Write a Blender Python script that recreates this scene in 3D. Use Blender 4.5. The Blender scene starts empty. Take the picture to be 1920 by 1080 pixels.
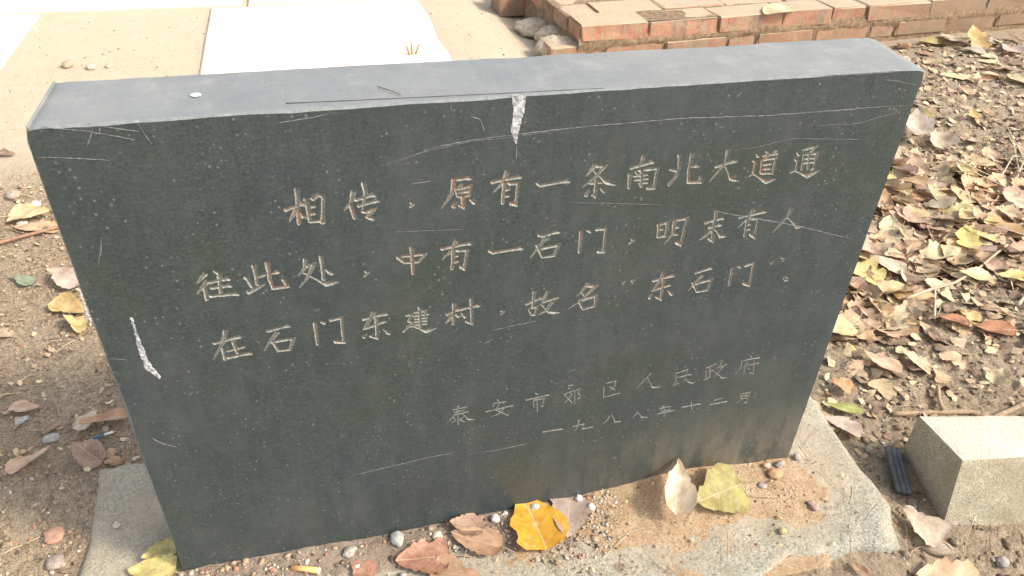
import bpy, bmesh, math, random
import numpy as np
from mathutils import Vector, Matrix, Euler
from mathutils.geometry import delaunay_2d_cdt

# ------------------------------------------------------------------ camera, sky, sun, exposure
scn = bpy.context.scene
COL = scn.collection
cam_d = bpy.data.cameras.new('camera'); cam = bpy.data.objects.new('camera', cam_d); COL.objects.link(cam)
cam_d.sensor_width = 36.0
cam_d.lens = 36.0 * 1448.9 / 1920.0
cam_d.clip_start = 0.02; cam_d.clip_end = 500
MR = Matrix(((0.9673809453, 0.1200019882, -0.2231000436),
             (-0.2508218867, 0.5772483961, -0.7770924465),
             (0.0355315037, 0.8077027993, 0.5885182242)))
cam.matrix_world = Matrix.Translation((-0.213, -0.6843, 0.9197)) @ MR.to_4x4()
scn.camera = cam

SUN_DIR = Vector((0.62, -0.40, 0.67)).normalized()      # towards the sun
sun_d = bpy.data.lights.new('sun', 'SUN'); sun_d.energy = 1.9; sun_d.angle = math.radians(8)
sun_d.color = (1.0, 0.89, 0.74)
sun = bpy.data.objects.new('sun', sun_d); COL.objects.link(sun)
sun.rotation_euler = SUN_DIR.to_track_quat('Z', 'Y').to_euler()
sun.location = (3, -2, 4)
world = bpy.data.worlds.new('World'); scn.world = world; world.use_nodes = True
wn = world.node_tree
sky = wn.nodes.new('ShaderNodeTexSky'); sky.sky_type = 'NISHITA'; sky.sun_disc = False
sky.sun_elevation = math.asin(SUN_DIR.z)
sky.sun_rotation = math.atan2(SUN_DIR.x, SUN_DIR.y)
sky.air_density = 1.0; sky.dust_density = 3.0
bg = wn.nodes['Background']; bg.inputs['Strength'].default_value = 0.15
hs = wn.nodes.new('ShaderNodeHueSaturation'); hs.inputs['Saturation'].default_value = 0.42
wn.links.new(sky.outputs[0], hs.inputs['Color']); wn.links.new(hs.outputs[0], bg.inputs[0])
scn.view_settings.view_transform = 'Standard'; scn.view_settings.look = 'None'
scn.view_settings.exposure = 1.22; scn.view_settings.gamma = 1.0
scn.view_settings.use_curve_mapping = False
scn.render.engine = 'CYCLES'
scn.cycles.max_bounces = 6

RNG = np.random.default_rng(7); random.seed(7)

# ------------------------------------------------------------------ helpers
def vnoise(x, y, seed=0):
    x = np.asarray(x, float); y = np.asarray(y, float)
    xi = np.floor(x).astype(np.int64); yi = np.floor(y).astype(np.int64)
    xf = x - xi; yf = y - yi
    u = xf*xf*(3-2*xf); v = yf*yf*(3-2*yf)
    def h(a, b):
        n = (a*374761393 + b*668265263 + seed*982451653) & 0x7fffffff
        n = ((n ^ (n >> 13)) * 1274126177) & 0x7fffffff
        n = (n ^ (n >> 16)) & 0x7fffffff
        return (n % 100003)/100003.0
    return (h(xi,yi)*(1-u)+h(xi+1,yi)*u)*(1-v)+(h(xi,yi+1)*(1-u)+h(xi+1,yi+1)*u)*v
def fbm(x, y, o=4, seed=0, g=.5):
    a = 1.; s = 0.; t = 0.
    for k in range(o):
        s = s + a*(vnoise(x*2**k, y*2**k, seed+k*17)-.5); t += a; a *= g
    return s/t
def smooth(a, b, x):
    t = np.clip((x-a)/(b-a), 0, 1); return t*t*(3-2*t)

def mesh_obj(name, verts, faces, mats, parent=None, midx=None, smooth_=False, uv=None):
    me = bpy.data.meshes.new(name)
    me.from_pydata([tuple(v) for v in verts], [], [tuple(f) for f in faces])
    for m in (mats if isinstance(mats, (list, tuple)) else [mats]): me.materials.append(m)
    if midx is not None: me.polygons.foreach_set('material_index', list(midx))
    if smooth_: me.polygons.foreach_set('use_smooth', [True]*len(me.polygons))
    me.update()
    o = bpy.data.objects.new(name, me); COL.objects.link(o)
    if parent is not None: o.parent = parent
    return o
def tag(o, label=None, cat=None, group=None, kind=None):
    if label: o['label'] = label
    if cat: o['category'] = cat
    if group: o['group'] = group
    if kind: o['kind'] = kind
    return o
def empty(name, loc=(0,0,0)):
    o = bpy.data.objects.new(name, None); o.location = loc; COL.objects.link(o); o.empty_display_size = .02
    return o

# ------------------------------------------------------------------ materials
class NT:
    def __init__(s, name):
        s.m = bpy.data.materials.new(name); s.m.use_nodes = True; s.t = s.m.node_tree
        s.b = s.t.nodes['Principled BSDF']
    def n(s, ty, **kw):
        nd = s.t.nodes.new(ty)
        for k, v in kw.items():
            if k.startswith('i_'):
                nd.inputs[k[2:].replace('_', ' ')].default_value = v
            else: setattr(nd, k, v)
        return nd
    def l(s, a, b): s.t.links.new(a, b)
    def coord(s): 
        if not hasattr(s, '_g'): s._g = s.n('ShaderNodeNewGeometry')
        return s._g.outputs['Position']
    def obj(s):
        if not hasattr(s, '_tc'): s._tc = s.n('ShaderNodeTexCoord')
        return s._tc.outputs['Object']
    def noise(s, scale, detail=4, rough=.55, co=None, sc3=None):
        co = co if co is not None else s.coord()
        if sc3:
            mp = s.n('ShaderNodeMapping'); mp.inputs['Scale'].default_value = sc3; s.l(co, mp.inputs[0]); co = mp.outputs[0]
        nd = s.n('ShaderNodeTexNoise'); nd.inputs['Scale'].default_value = scale
        nd.inputs['Detail'].default_value = detail; nd.inputs['Roughness'].default_value = rough
        s.l(co, nd.inputs['Vector']); return nd.outputs['Fac']
    def voro(s, scale, co=None, out='Distance', feat='F1', rand=1.0):
        nd = s.n('ShaderNodeTexVoronoi'); nd.feature = feat; nd.inputs['Scale'].default_value = scale
        nd.inputs['Randomness'].default_value = rand
        s.l(co if co is not None else s.coord(), nd.inputs['Vector']); return nd.outputs[out]
    def ramp(s, fac, stops):
        nd = s.n('ShaderNodeValToRGB'); cr = nd.color_ramp
        while len(cr.elements) < len(stops): cr.elements.new(.5)
        for e, (p, c) in zip(cr.elements, stops):
            e.position = p; e.color = (c if len(c) == 4 else (*c, 1)) if isinstance(c, tuple) else (c, c, c, 1)
        s.l(fac, nd.inputs[0]); return nd.outputs[0]
    def mix(s, fac, a, b, mode='MIX'):
        nd = s.n('ShaderNodeMix', data_type='RGBA', blend_type=mode)
        for sock, v in ((nd.inputs[0], fac), (nd.inputs[6], a), (nd.inputs[7], b)):
            if isinstance(v, (int, float)): sock.default_value = v if sock == nd.inputs[0] else (v, v, v, 1)
            elif isinstance(v, tuple): sock.default_value = v if len(v) == 4 else (*v, 1)
            else: s.l(v, sock)
        return nd.outputs[2]
    def math(s, op, a, b=0.0, clamp=False):
        nd = s.n('ShaderNodeMath', operation=op, use_clamp=clamp)
        for sock, v in ((nd.inputs[0], a), (nd.inputs[1], b)):
            if isinstance(v, (int, float)): sock.default_value = v
            else: s.l(v, sock)
        return nd.outputs[0]
    def bump(s, h, strength=.5, dist=.002, prev=None):
        nd = s.n('ShaderNodeBump'); nd.inputs['Strength'].default_value = strength
        nd.inputs['Distance'].default_value = dist; s.l(h, nd.inputs['Height'])
        if prev is not None: s.l(prev, nd.inputs['Normal'])
        return nd.outputs[0]
    def done(s, col, rough=.8, normal=None, spec=.5):
        if isinstance(col, tuple): s.b.inputs['Base Color'].default_value = (*col, 1)
        else: s.l(col, s.b.inputs['Base Color'])
        if isinstance(rough, (int, float)): s.b.inputs['Roughness'].default_value = rough
        else: s.l(rough, s.b.inputs['Roughness'])
        s.b.inputs['Specular IOR Level'].default_value = spec
        if normal is not None: s.l(normal, s.b.inputs['Normal'])
        return s.m

def m_stone_face():
    t = NT('polished_dark_stone')
    big = t.noise(5, 5, .6); base = t.ramp(big, [(.35, (.025,.036,.043)), (.65, (.027,.039,.034))])  # bluish and greenish tints stand in for the sky's reflection
    fine = t.noise(300, 5, .85); patch = t.ramp(t.noise(6, 5, .7), [(.35, .30), (.68, .95)])
    base = t.mix(t.math('MULTIPLY', patch, t.ramp(fine, [(.44, 0.), (.68, .8)])), base, (.074,.091,.083)); base = t.mix(t.ramp(fine, [(.34, .7), (.48, 0.)]), base, (.012,.016,.016))
    st = t.noise(260, 2, .6, sc3=(.35, 1, 1.2)); base = t.mix(t.ramp(st, [(.54, 0.), (.72, .45)]), base, (.075,.085,.080))
    vd = t.voro(120); sp = t.math('MULTIPLY', t.ramp(vd, [(.09, 1.), (.20, 0.)]), t.ramp(t.noise(23, 3), [(.46, 0.), (.60, 1.)]))
    base = t.mix(t.math('MULTIPLY', sp, .8), base, (.17,.18,.165))
    # dust streaks: vertical drizzle, splashed earth near the foot
    dr = t.ramp(t.noise(42, 4, .65, sc3=(1, 1, .12)), [(.50, 0.), (.74, .38)])
    base = t.mix(dr, base, (.066,.074,.068))
    base = t.mix(t.ramp(t.noise(3.2, 6, .75, sc3=(1, 1, .5)), [(.48, 0.), (.66, .42)]), base, (.066,.075,.073))
    sx = t.n('ShaderNodeSeparateXYZ'); t.l(t.coord(), sx.inputs[0])
    foot = t.math('MULTIPLY', t.ramp(sx.outputs['Z'], [(0., 1.), (.145, 0.)]), t.ramp(sx.outputs['X'], [(.02, 0.05), (.3, 1.)]))
    foot = t.math('MULTIPLY', foot, t.ramp(t.noise(38, 5, .7, sc3=(1,1,.3)), [(.38, .05), (.72, .9)]))
    base = t.mix(foot, base, (.24,.19,.13))
    # greyish patches
    base = t.mix(t.ramp(t.noise(9, 4, .7), [(.48, 0.), (.75, .40)]), base, (.070,.078,.080))
    base = t.mix(t.ramp(t.noise(26, 6, .8), [(.50, 0.), (.72, .35)]), base, (.078,.09,.082))
    rg = t.ramp(t.noise(60, 4, .6), [(.3, .34), (.7, .55)])
    nb = t.bump(fine, .18, .0006); nb = t.bump(t.noise(90, 3), .12, .001, nb)
    return t.done(base, rg, nb, .5)
def m_stone_top():
    t = NT('sawn_dusty_stone')
    c = t.ramp(t.noise(4, 4, .6), [(.3, (.160,.175,.180)), (.7, (.225,.230,.218))])
    c = t.mix(t.ramp(t.noise(160, 3, .6, sc3=(.12, 1, 1)), [(.45, 0.), (.75, .22)]), c, (.12,.13,.13))
    c = t.mix(t.ramp(t.noise(210, 4, .8), [(.56, 0.), (.72, .6)]), c, (.30,.29,.26))
    c = t.mix(t.ramp(t.noise(11, 6, .8), [(.40, .25), (.54, 0.)]), c, (.12,.128,.125))
    c = t.mix(t.ramp(t.noise(22, 5, .7), [(.55, 0.), (.75, .4)]), c, (.33,.32,.29))
    return t.done(c, .62, t.bump(t.noise(400, 3), .2, .0006), .4)
def m_stone_edge():
    t = NT('chipped_stone_edge')
    c = t.ramp(t.noise(180, 4, .7), [(.3, (.13,.145,.143)), (.6, (.19,.205,.198)), (.85, (.29,.30,.28))])
    return t.done(c, .75, t.bump(t.noise(300, 4, .7), .6, .0015))
def m_stone_side():
    t = NT('rough_stone_side')
    c = t.ramp(t.noise(40, 5, .7), [(.35, (.08,.09,.088)), (.7, (.17,.17,.15))])
    return t.done(c, .8, t.bump(t.noise(120, 4, .7), .7, .003))
def m_groove_wall():
    t = NT('pale_cut_stone')
    c = t.ramp(t.noise(420, 4, .75), [(.36, (.07,.075,.068)), (.50, (.20,.20,.17)), (.75, (.42,.41,.35))])
    return t.done(c, .8, t.bump(t.noise(700, 2), .4, .0005))
def m_groove_floor():
    t = NT('groove_with_worn_paint')
    c = t.ramp(t.noise(300, 4, .7), [(.35, (.055,.06,.055)), (.7, (.16,.155,.125))])
    worn = t.math('MULTIPLY', t.ramp(t.noise(14, 3, .6), [(.46, 0.), (.62, 1.)]), t.ramp(t.noise(160, 3, .7), [(.38, .25), (.6, 1.)]))
    c = t.mix(worn, c, (.23,.105,.048))
    return t.done(c, .85, t.bump(t.noise(600, 2), .4, .0005))
def m_chip():
    t = NT('fresh_white_chip')
    c = t.ramp(t.noise(170, 5, .75), [(.36, (.12,.13,.13)), (.47, (.30,.31,.31)), (.60, (.50,.50,.50)), (.8, (.64,.64,.63))])
    return t.done(c, .85, t.bump(t.noise(260, 4, .7), .8, .002))
def m_scratch(v, name):
    t = NT(name)
    c = t.ramp(t.noise(150, 4, .75), [(.36, (.07,.08,.078)), (.6, (v, v, v*.94))])
    return t.done(c, .8)
def m_soil():
    t = NT('gritty_soil')
    c = t.ramp(t.noise(3.2, 6, .65), [(.33, (.42,.305,.19)), (.52, (.54,.405,.265)), (.7, (.62,.485,.335))])
    c = t.mix(t.ramp(t.noise(75, 6, .85), [(.42, .9), (.53, 0.)]), c, (.27,.195,.125)); c = t.mix(t.ramp(t.noise(170, 5, .85), [(.52, 0.), (.62, .8)]), c, (.64,.53,.38)); c = t.mix(t.ramp(t.noise(190, 5, .85), [(.38, .8), (.47, 0.)]), c, (.21,.15,.10))
    c = t.mix(t.ramp(t.noise(330, 4, .75), [(.5, 0.), (.64, .85)]), c, (.56,.48,.36))
    c = t.mix(t.ramp(t.noise(420, 3, .7), [(.36, .75), (.47, 0.)]), c, (.10,.074,.05))
    # greyer, darker woodland soil to the east, dry sand towards the path, painted sunlit-bright
    sx = t.n('ShaderNodeSeparateXYZ'); t.l(t.coord(), sx.inputs[0])
    wob = t.math('MULTIPLY', t.math('SUBTRACT', t.noise(2.5, 3), .5), 1.0)
    ex = t.ramp(t.math('ADD', sx.outputs['X'], wob), [(.35, 0.), (.7, .62)])
    c = t.mix(ex, c, t.mix(t.ramp(t.noise(130, 6, .85), [(.38, 0.), (.62, 1.)]), (.25,.19,.13), (.56,.46,.33)))
    sy = t.ramp(t.math('MULTIPLY', t.math('SUBTRACT', t.math('ADD', t.math('SUBTRACT', sx.outputs['Y'], t.math('MULTIPLY', sx.outputs['X'], .25)), t.math('MULTIPLY', wob, .5)), 1.22), 3.0, True), [(.0, 0.), (1., .9)])
    c = t.mix(sy, c, t.mix(t.noise(14, 4, .7), (.62,.51,.36), (.78,.67,.50)))
    vd = t.voro(230)
    nb = t.bump(t.noise(60, 6, .8), 1., .014); nb = t.bump(t.noise(330, 4, .8), .8, .003, nb); nb = t.bump(vd, .35, .002, nb)
    return t.done(c, .95, nb, .2)
def m_heap():
    t = NT('sandy_sunlit_dirt')
    c = t.ramp(t.noise(24, 5, .7), [(.33, (.47,.31,.175)), (.55, (.60,.43,.26)), (.75, (.66,.51,.35))])  # orange tint paints the sunlit patch into the sandy dirt
    c = t.mix(t.ramp(t.noise(300, 4, .75), [(.36, .7), (.5, 0.)]), c, (.26,.15,.085))
    c = t.mix(t.ramp(t.noise(380, 3, .7), [(.56, 0.), (.7, .8)]), c, (.66,.55,.42))
    nb = t.bump(t.noise(150, 5, .75), .9, .004); nb = t.bump(t.noise(600, 3, .7), .7, .002, nb)
    return t.done(c, .95, nb, .2)
def m_silt():
    t = NT('grey_brown_silt')
    c = t.ramp(t.noise(40, 5, .7), [(.33, (.20,.155,.12)), (.7, (.36,.29,.225))])
    c = t.mix(t.ramp(t.noise(350, 4, .75), [(.36, .7), (.5, 0.)]), c, (.13,.10,.078))
    return t.done(c, .95, t.bump(t.noise(200, 5, .75), .9, .004), .2)
def m_concrete(name, lo, hi, dark, sc=1., blotch=(.36,.28,.18)):
    t = NT(name)
    c = t.ramp(t.noise(30*sc, 5, .7), [(.35, lo), (.7, hi)])
    c = t.mix(t.ramp(t.noise(330*sc, 4, .8), [(.40, .8), (.52, 0.)]), c, dark)
    c = t.mix(t.ramp(t.noise(420*sc, 3, .7), [(.55, 0.), (.7, .8)]), c, (.66,.64,.57))
    c = t.mix(t.ramp(t.noise(7, 5, .7), [(.46, 0.), (.68, .7)]), c, blotch)
    nb = t.bump(t.noise(260*sc, 5, .8), .9, .003); nb = t.bump(t.noise(40, 4, .7), .4, .006, nb)
    return t.done(c, .9, nb, .25)
def m_path():
    t = NT('pale_paving_concrete')
    c = t.ramp(t.noise(3, 5, .6), [(.35, (.60,.52,.40)), (.65, (.70,.66,.56))])  # albedo raised to stand in for full sun and glare
    c = t.mix(t.ramp(t.noise(5, 5, .75), [(.5, 0.), (.72, .75)]), c, (.58,.49,.36))
    return t.done(c, .85, t.bump(t.noise(120, 5, .7), .5, .003), .3)
def m_brick():
    t = NT('weathered_red_brick')
    oi = t.n('ShaderNodeObjectInfo')
    co = t.obj()
    sh = t.n('ShaderNodeVectorMath', operation='ADD'); t.l(co, sh.inputs[0])
    cv = t.n('ShaderNodeCombineXYZ'); t.l(t.math('MULTIPLY', oi.outputs['Random'], 40.), cv.inputs[0]); t.l(t.math('MULTIPLY', oi.outputs['Random'], 17.), cv.inputs[1])
    t.l(cv.outputs[0], sh.inputs[1]); co = sh.outputs[0]
    c = t.ramp(t.noise(14, 5, .65, co), [(.34, (.26,.125,.08)), (.52, (.43,.19,.12)), (.7, (.50,.28,.18))])
    c = t.mix(t.ramp(t.noise(11, 2, .5, co, (1.,.2,.2)), [(.55, 0.), (.62, .8)]), c, (.20,.15,.115))
    c = t.mix(t.ramp(t.noise(30, 5, .75, co), [(.44, 0.), (.60, .9)]), c, (.33,.255,.165))
    gp = t.n('ShaderNodeNewGeometry'); sq = t.n('ShaderNodeSeparateXYZ'); t.l(gp.outputs['Position'], sq.inputs[0])
    spl = t.math('MULTIPLY', t.ramp(t.math('MULTIPLY', sq.outputs['X'], .333), [(.48, .0), (.72, .9)]), t.ramp(t.noise(24, 5, .75, co), [(.3, .5), (.55, 1.)]))
    low = t.ramp(sq.outputs['Z'], [(.02, .85), (.085, 0.)])
    c = t.mix(t.math('MAXIMUM', spl, t.math('MULTIPLY', low, t.ramp(t.noise(40, 5, .75, co), [(.35, .3), (.6, 1.)]))), c, (.235,.175,.115))
    gm = t.n('ShaderNodeNewGeometry'); sp = t.n('ShaderNodeSeparateXYZ'); t.l(gm.outputs['Normal'], sp.inputs[0])
    dust = t.math('MULTIPLY', t.ramp(sp.outputs['Z'], [(.5, 0.), (.8, 1.)]), t.ramp(t.noise(26, 5, .7, co), [(.22, .75), (.36, 1.)]))
    c = t.mix(dust, c, t.mix(t.noise(20, 5, .7, co), (.33,.25,.17), (.47,.385,.27)))
    nb = t.bump(t.noise(90, 5, .75, co), .8, .004); nb = t.bump(t.noise(500, 3, .7, co), .5, .0015, nb)
    return t.done(c, .92, nb, .25)
def m_mortar():
    t = NT('crumbling_mortar')
    c = t.ramp(t.noise(60, 5, .75), [(.35, (.15,.10,.065)), (.55, (.30,.21,.13)), (.75, (.42,.33,.22))])
    return t.done(c, .95, t.bump(t.noise(90, 6, .8), 1., .008), .2)
def m_leaf():
    t = NT('dry_leaf')
    oi = t.n('ShaderNodeObjectInfo'); base = oi.outputs['Color']
    uv = t.n('ShaderNodeUVMap'); s = t.n('ShaderNodeSeparateXYZ'); t.l(uv.outputs[0], s.inputs[0])
    u = t.math('ABSOLUTE', t.math('SUBTRACT', s.outputs['X'], .5))            # distance from the midrib
    v = s.outputs['Y']
    mid = t.math('LESS_THAN', u, .013)
    ph = t.math('FRACT', t.math('MULTIPLY', t.math('SUBTRACT', v, t.math('MULTIPLY', u, .75)), 7.5))
    side = t.math('LESS_THAN', t.math('ABSOLUTE', t.math('SUBTRACT', ph, .5)), .045)
    vein = t.math('MAXIMUM', mid, t.math('MULTIPLY', side, .6))
    cv = t.n('ShaderNodeCombineXYZ'); t.l(t.math('MULTIPLY', oi.outputs['Random'], 91.), cv.inputs[2])
    ad = t.n('ShaderNodeVectorMath', operation='ADD'); t.l(uv.outputs[0], ad.inputs[0]); t.l(cv.outputs[0], ad.inputs[1])
    c = t.mix(t.ramp(t.noise(2.6, 5, .65, ad.outputs[0]), [(.38, .5), (.6, 0.)]), base, (.30,.17,.09), 'MULTIPLY')
    c = t.mix(t.ramp(t.noise(5, 4, .7, ad.outputs[0]), [(.55, 0.), (.75, .5)]), c, (.62,.52,.38))
    c = t.mix(t.ramp(t.noise(9, 3, .6, ad.outputs[0]), [(.69, 0.), (.73, .6)]), c, (.12,.07,.04))
    c = t.mix(t.math('MULTIPLY', vein, .45), c, (.62,.50,.34))
    hh = t.math('ADD', t.math('MULTIPLY', vein, -.6), t.noise(18, 4, .7, ad.outputs[0]))
    m = t.done(c, .62, t.bump(hh, .6, .0015), .35)
    tr = t.n('ShaderNodeBsdfTranslucent'); t.l(c, tr.inputs[0]); ms = t.n('ShaderNodeMixShader'); ms.inputs[0].default_value = .16
    out = t.t.nodes['Material Output']; t.l(t.b.outputs[0], ms.inputs[1]); t.l(tr.outputs[0], ms.inputs[2]); t.l(ms.outputs[0], out.inputs[0])
    return m
def m_obj(name, rough=.9, amt=.5, sc=120, spec=.3):
    t = NT(name); oi = t.n('ShaderNodeObjectInfo')
    c = t.mix(t.ramp(t.noise(sc, 4, .7), [(.35, amt), (.6, 0.)]), oi.outputs['Color'], (.35,.3,.25), 'MULTIPLY')
    c = t.mix(t.ramp(t.noise(sc*2.3, 4, .7), [(.56, 0.), (.75, amt*.8)]), c, (.68,.62,.54))
    return t.done(c, rough, t.bump(t.noise(sc*1.6, 4, .7), .6, .002), spec)
def m_plain(name, c1, c2, sc=200, rough=.9, bd=.0015, spec=.3):
    t = NT(name)
    return t.done(t.ramp(t.noise(sc, 4, .7), [(.35, c1), (.68, c2)]), rough, t.bump(t.noise(sc*1.5, 4, .7), .6, bd), spec)

M_FACE, M_TOP, M_EDGE, M_SIDE = m_stone_face(), m_stone_top(), m_stone_edge(), m_stone_side()
M_WALL, M_FLOOR, M_CHIP = m_groove_wall(), m_groove_floor(), m_chip()
M_FAINT = m_plain('worn_shallow_cut', (.06,.068,.06), (.31,.31,.265), 420, .8, .0005)
M_SC1, M_SC2 = m_scratch(.19, 'scratched_stone'), m_scratch(.13, 'faint_scratch')
M_SOIL, M_HEAP, M_SILT = m_soil(), m_heap(), m_silt()
def m_foot():
    m = m_concrete('rough_grey_concrete', (.28,.275,.215), (.42,.41,.345), (.10,.10,.08), .8)
    t = NT.__new__(NT); t.m = m; t.t = m.node_tree; t.b = m.node_tree.nodes['Principled BSDF']
    src = t.b.inputs['Base Color'].links[0].from_socket
    sx = t.n('ShaderNodeSeparateXYZ'); t.l(t.coord(), sx.inputs[0])
    wob = t.math('MULTIPLY', t.math('SUBTRACT', t.noise(11, 6, .75), .5), .22)
    near = t.ramp(t.math('ADD', t.math('MULTIPLY', sx.outputs['Y'], -1.), wob), [(.055, .9), (.16, .06)])
    xr = t.ramp(t.math('ADD', sx.outputs['X'], wob), [(.0, .45), (.14, 1.), (.45, .9), (.56, .4)])
    gr = t.ramp(t.noise(160, 5, .8), [(.36, .35), (.6, 1.)])
    f = t.math('MULTIPLY', t.math('MULTIPLY', near, xr), gr)
    c = t.mix(f, src, t.mix(t.noise(260, 4, .8), (.36,.26,.165), (.58,.47,.33)))
    c = t.mix(t.ramp(t.noise(18, 5, .75), [(.52, 0.), (.7, .6)]), c, (.50,.43,.31))
    t.l(c, t.b.inputs['Base Color']); return m
M_FOOT = m_foot()
_unused = (lambda *a: None)('rough_grey_concrete', (.36,.35,.29), (.50,.49,.43), (.17,.165,.14))
M_BLOCK_TOP = m_concrete('smooth_block_top', (.50,.46,.36), (.60,.57,.48), (.42,.38,.29), .6, (.57,.49,.34))
M_BLOCK = m_concrete('grainy_block_side', (.38,.335,.235), (.52,.465,.34), (.20,.17,.12), 1., (.34,.28,.18))
M_PATH, M_BRICK, M_MORTAR, M_LEAF = m_path(), m_brick(), m_mortar(), m_leaf()
M_PEB = m_obj('pebble_stone', .85, .5, 150)
M_TWIG = m_obj('twig_bark', .9, .55, 220)
G_MATS = [m_plain('grit_tan', (.24,.17,.11), (.45,.35,.24)), m_plain('grit_pale', (.42,.37,.30), (.66,.60,.52)),
          m_plain('grit_grey', (.28,.25,.21), (.45,.41,.35)), m_plain('grit_rust', (.27,.12,.07), (.45,.24,.15)),
          m_plain('grit_dark', (.06,.05,.04), (.16,.13,.10))]
L_MATS = [m_plain('litter_tan', (.30,.22,.14), (.52,.41,.27), 60), m_plain('litter_pink', (.36,.23,.14), (.54,.39,.26), 60),
          m_plain('litter_dark', (.14,.095,.065), (.28,.20,.14), 60), m_plain('litter_straw', (.42,.34,.20), (.60,.50,.32), 60)]

# ------------------------------------------------------------------ terrain
def H0(x, y):
    x = np.asarray(x, float); y = np.asarray(y, float)
    z = -.010 + 0*x
    z = z - .030*smooth(.50, .62, x)*(1-smooth(-.02, .22, y))              # lower by the concrete block
    z = z - .012*smooth(-.05, -.25, y)
    z = z + .020*np.exp(-((x-1.55)/.5)**2-((y-1.22)/.12)**2)               # low ridge above the leaf pile
    z = z - .022*np.exp(-((x-1.45)/.45)**2-((y-.98)/.10)**2)
    z = z + .018*smooth(1.22, 1.40, y+.5*(x+1))*(1-smooth(-.3, .2, x))       # earth rises to the path
    return z
def H(x, y):
    x = np.asarray(x, float); y = np.asarray(y, float)
    z = H0(x, y) + .016*fbm(x*3, y*3, 3, 3) + .009*fbm(x*16, y*16, 4, 11) + (.008+.005*smooth(.5,.7,x))*fbm(x*60, y*60, 4, 5, .7)
    calm = smooth(1.25, 1.5, y-.35*x)*(1-smooth(.35, .65, x))
    rise = .022*smooth(.05, .45, x)*smooth(-.35, .35, fbm(x*6, y*6, 3, 23)+smooth(.1,.4,x)*.6)
    z = z*(1-calm) + calm*(rise+.002+.008+.008*fbm(x*2.5, y*2.5, 3, 21)+.002*fbm(x*30, y*30, 3, 8))
    r = .007*(1-smooth(-.58, -.50, x)) ; z = z + r*0
    return z
def Hs(x, y): return float(H(np.array([x]), np.array([y]))[0])

def grid_mesh(name, xs, ys, zf, mat, smooth_=True, cut=None):
    X, Y = np.meshgrid(xs, ys); Z = zf(X, Y); nx, ny = len(xs), len(ys)
    co = np.stack([X, Y, Z], -1).reshape(-1, 3).astype(np.float32)
    i = np.arange((nx-1)*(ny-1)); a = (i//(nx-1))*nx + i % (nx-1)
    q = np.stack([a, a+1, a+nx+1, a+nx], 1).astype(np.int32)
    if cut is not None: zz = co[:, 2]; q = q[zz[q].max(1) > cut]
    me = bpy.data.meshes.new(name); me.vertices.add(len(co)); me.vertices.foreach_set('co', co.ravel())
    me.loops.add(q.size); me.loops.foreach_set('vertex_index', q.ravel())
    me.polygons.add(len(q)); me.polygons.foreach_set('loop_start', np.arange(len(q), dtype=np.int32)*4)
    me.polygons.foreach_set('loop_total', np.full(len(q), 4, dtype=np.int32))
    me.materials.append(mat); me.update(calc_edges=True)
    if smooth_: me.polygons.foreach_set('use_smooth', np.ones(len(q), bool))
    o = bpy.data.objects.new(name, me); COL.objects.link(o); return o

def axis(a, b, d, far):
    inner = np.arange(a, b+1e-6, d); k = d*1.6; lo = [a]; hi = [inner[-1]]
    while lo[-1] > -far: lo.append(lo[-1]-k); k *= 1.45
    k = d*1.6
    while hi[-1] < far: hi.append(hi[-1]+k); k *= 1.45
    return np.concatenate([np.array(lo[1:])[::-1], inner, np.array(hi[1:])])
def zg(X, Y):
    z = H(X, Y)
    out = smooth(0, 1.5, np.maximum(np.maximum(-1.6-X, X-3.4), np.maximum(-.9-Y, Y-3.2)))
    z = z*(1-out) + out*(-.01)
    # hollow under the buried part of footing and bricks so nothing pokes through
    inf = (X > -.555)*(X < .525)*(Y > -.15)*(Y < .20)
    z = np.where(inf, -.05, z)
    inb = (Y > 1.80+.0717*(X-.674))*(X > .76)*(X < 3.3)*(Y < 2.6)
    z = np.where(inb, np.minimum(z, -.005), z)
    return z
ground = grid_mesh('ground', axis(-1.2, 2.1, .005, 60), axis(-.33, 1.5, .005, 60), zg, M_SOIL)
tag(ground, kind='structure')

# ------------------------------------------------------------------ paving slabs of the path
path = empty('path', (0, 2.3, 0)); tag(path, kind='structure')
def paver(x0, x1, y0, y1, z=.020, name='paving_slab'):
    n = 26; loop = []
    cs = [(x0,y0),(x1,y0),(x1,y1),(x0,y1)]
    for k in range(4):
        a, b = cs[k], cs[(k+1) % 4]
        for j in range(n):
            t = j/n; px = a[0]+(b[0]-a[0])*t; py = a[1]+(b[1]-a[1])*t
            q = .006*float(fbm(np.array([px*9]), np.array([py*9]), 3, 31)[0])
            nx, ny = (0, 1) if k in (0, 2) else (1, 0)
            loop.append((px+nx*q, py+ny*q))
    cx, cy = (x0+x1)/2, (y0+y1)/2; N = len(loop); v = []; f = []
    for (x, y) in loop: v.append((x, y, z-.05))
    for (x, y) in loop: v.append((x, y, z-.004))
    for (x, y) in loop: v.append((x+(cx-x)*.012, y+(cy-y)*.012, z))
    for i in range(N):
        j = (i+1) % N; f += [(i, j, N+j, N+i), (N+i, N+j, 2*N+j, 2*N+i)]
    f.append(tuple(range(2*N, 3*N)))
    o = mesh_obj(name, v, f, M_PATH, path); o.matrix_parent_inverse = Matrix.Translation((0, -2.3, 0)); return o
paver(-.535, .42, 1.52, 2.47); paver(-.40, .55, 2.495, 3.5, .022); paver(-1.40, -.425, 2.52, 3.5, .016)
paver(-1.95, -1.12, 1.86, 2.49, .016)

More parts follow.
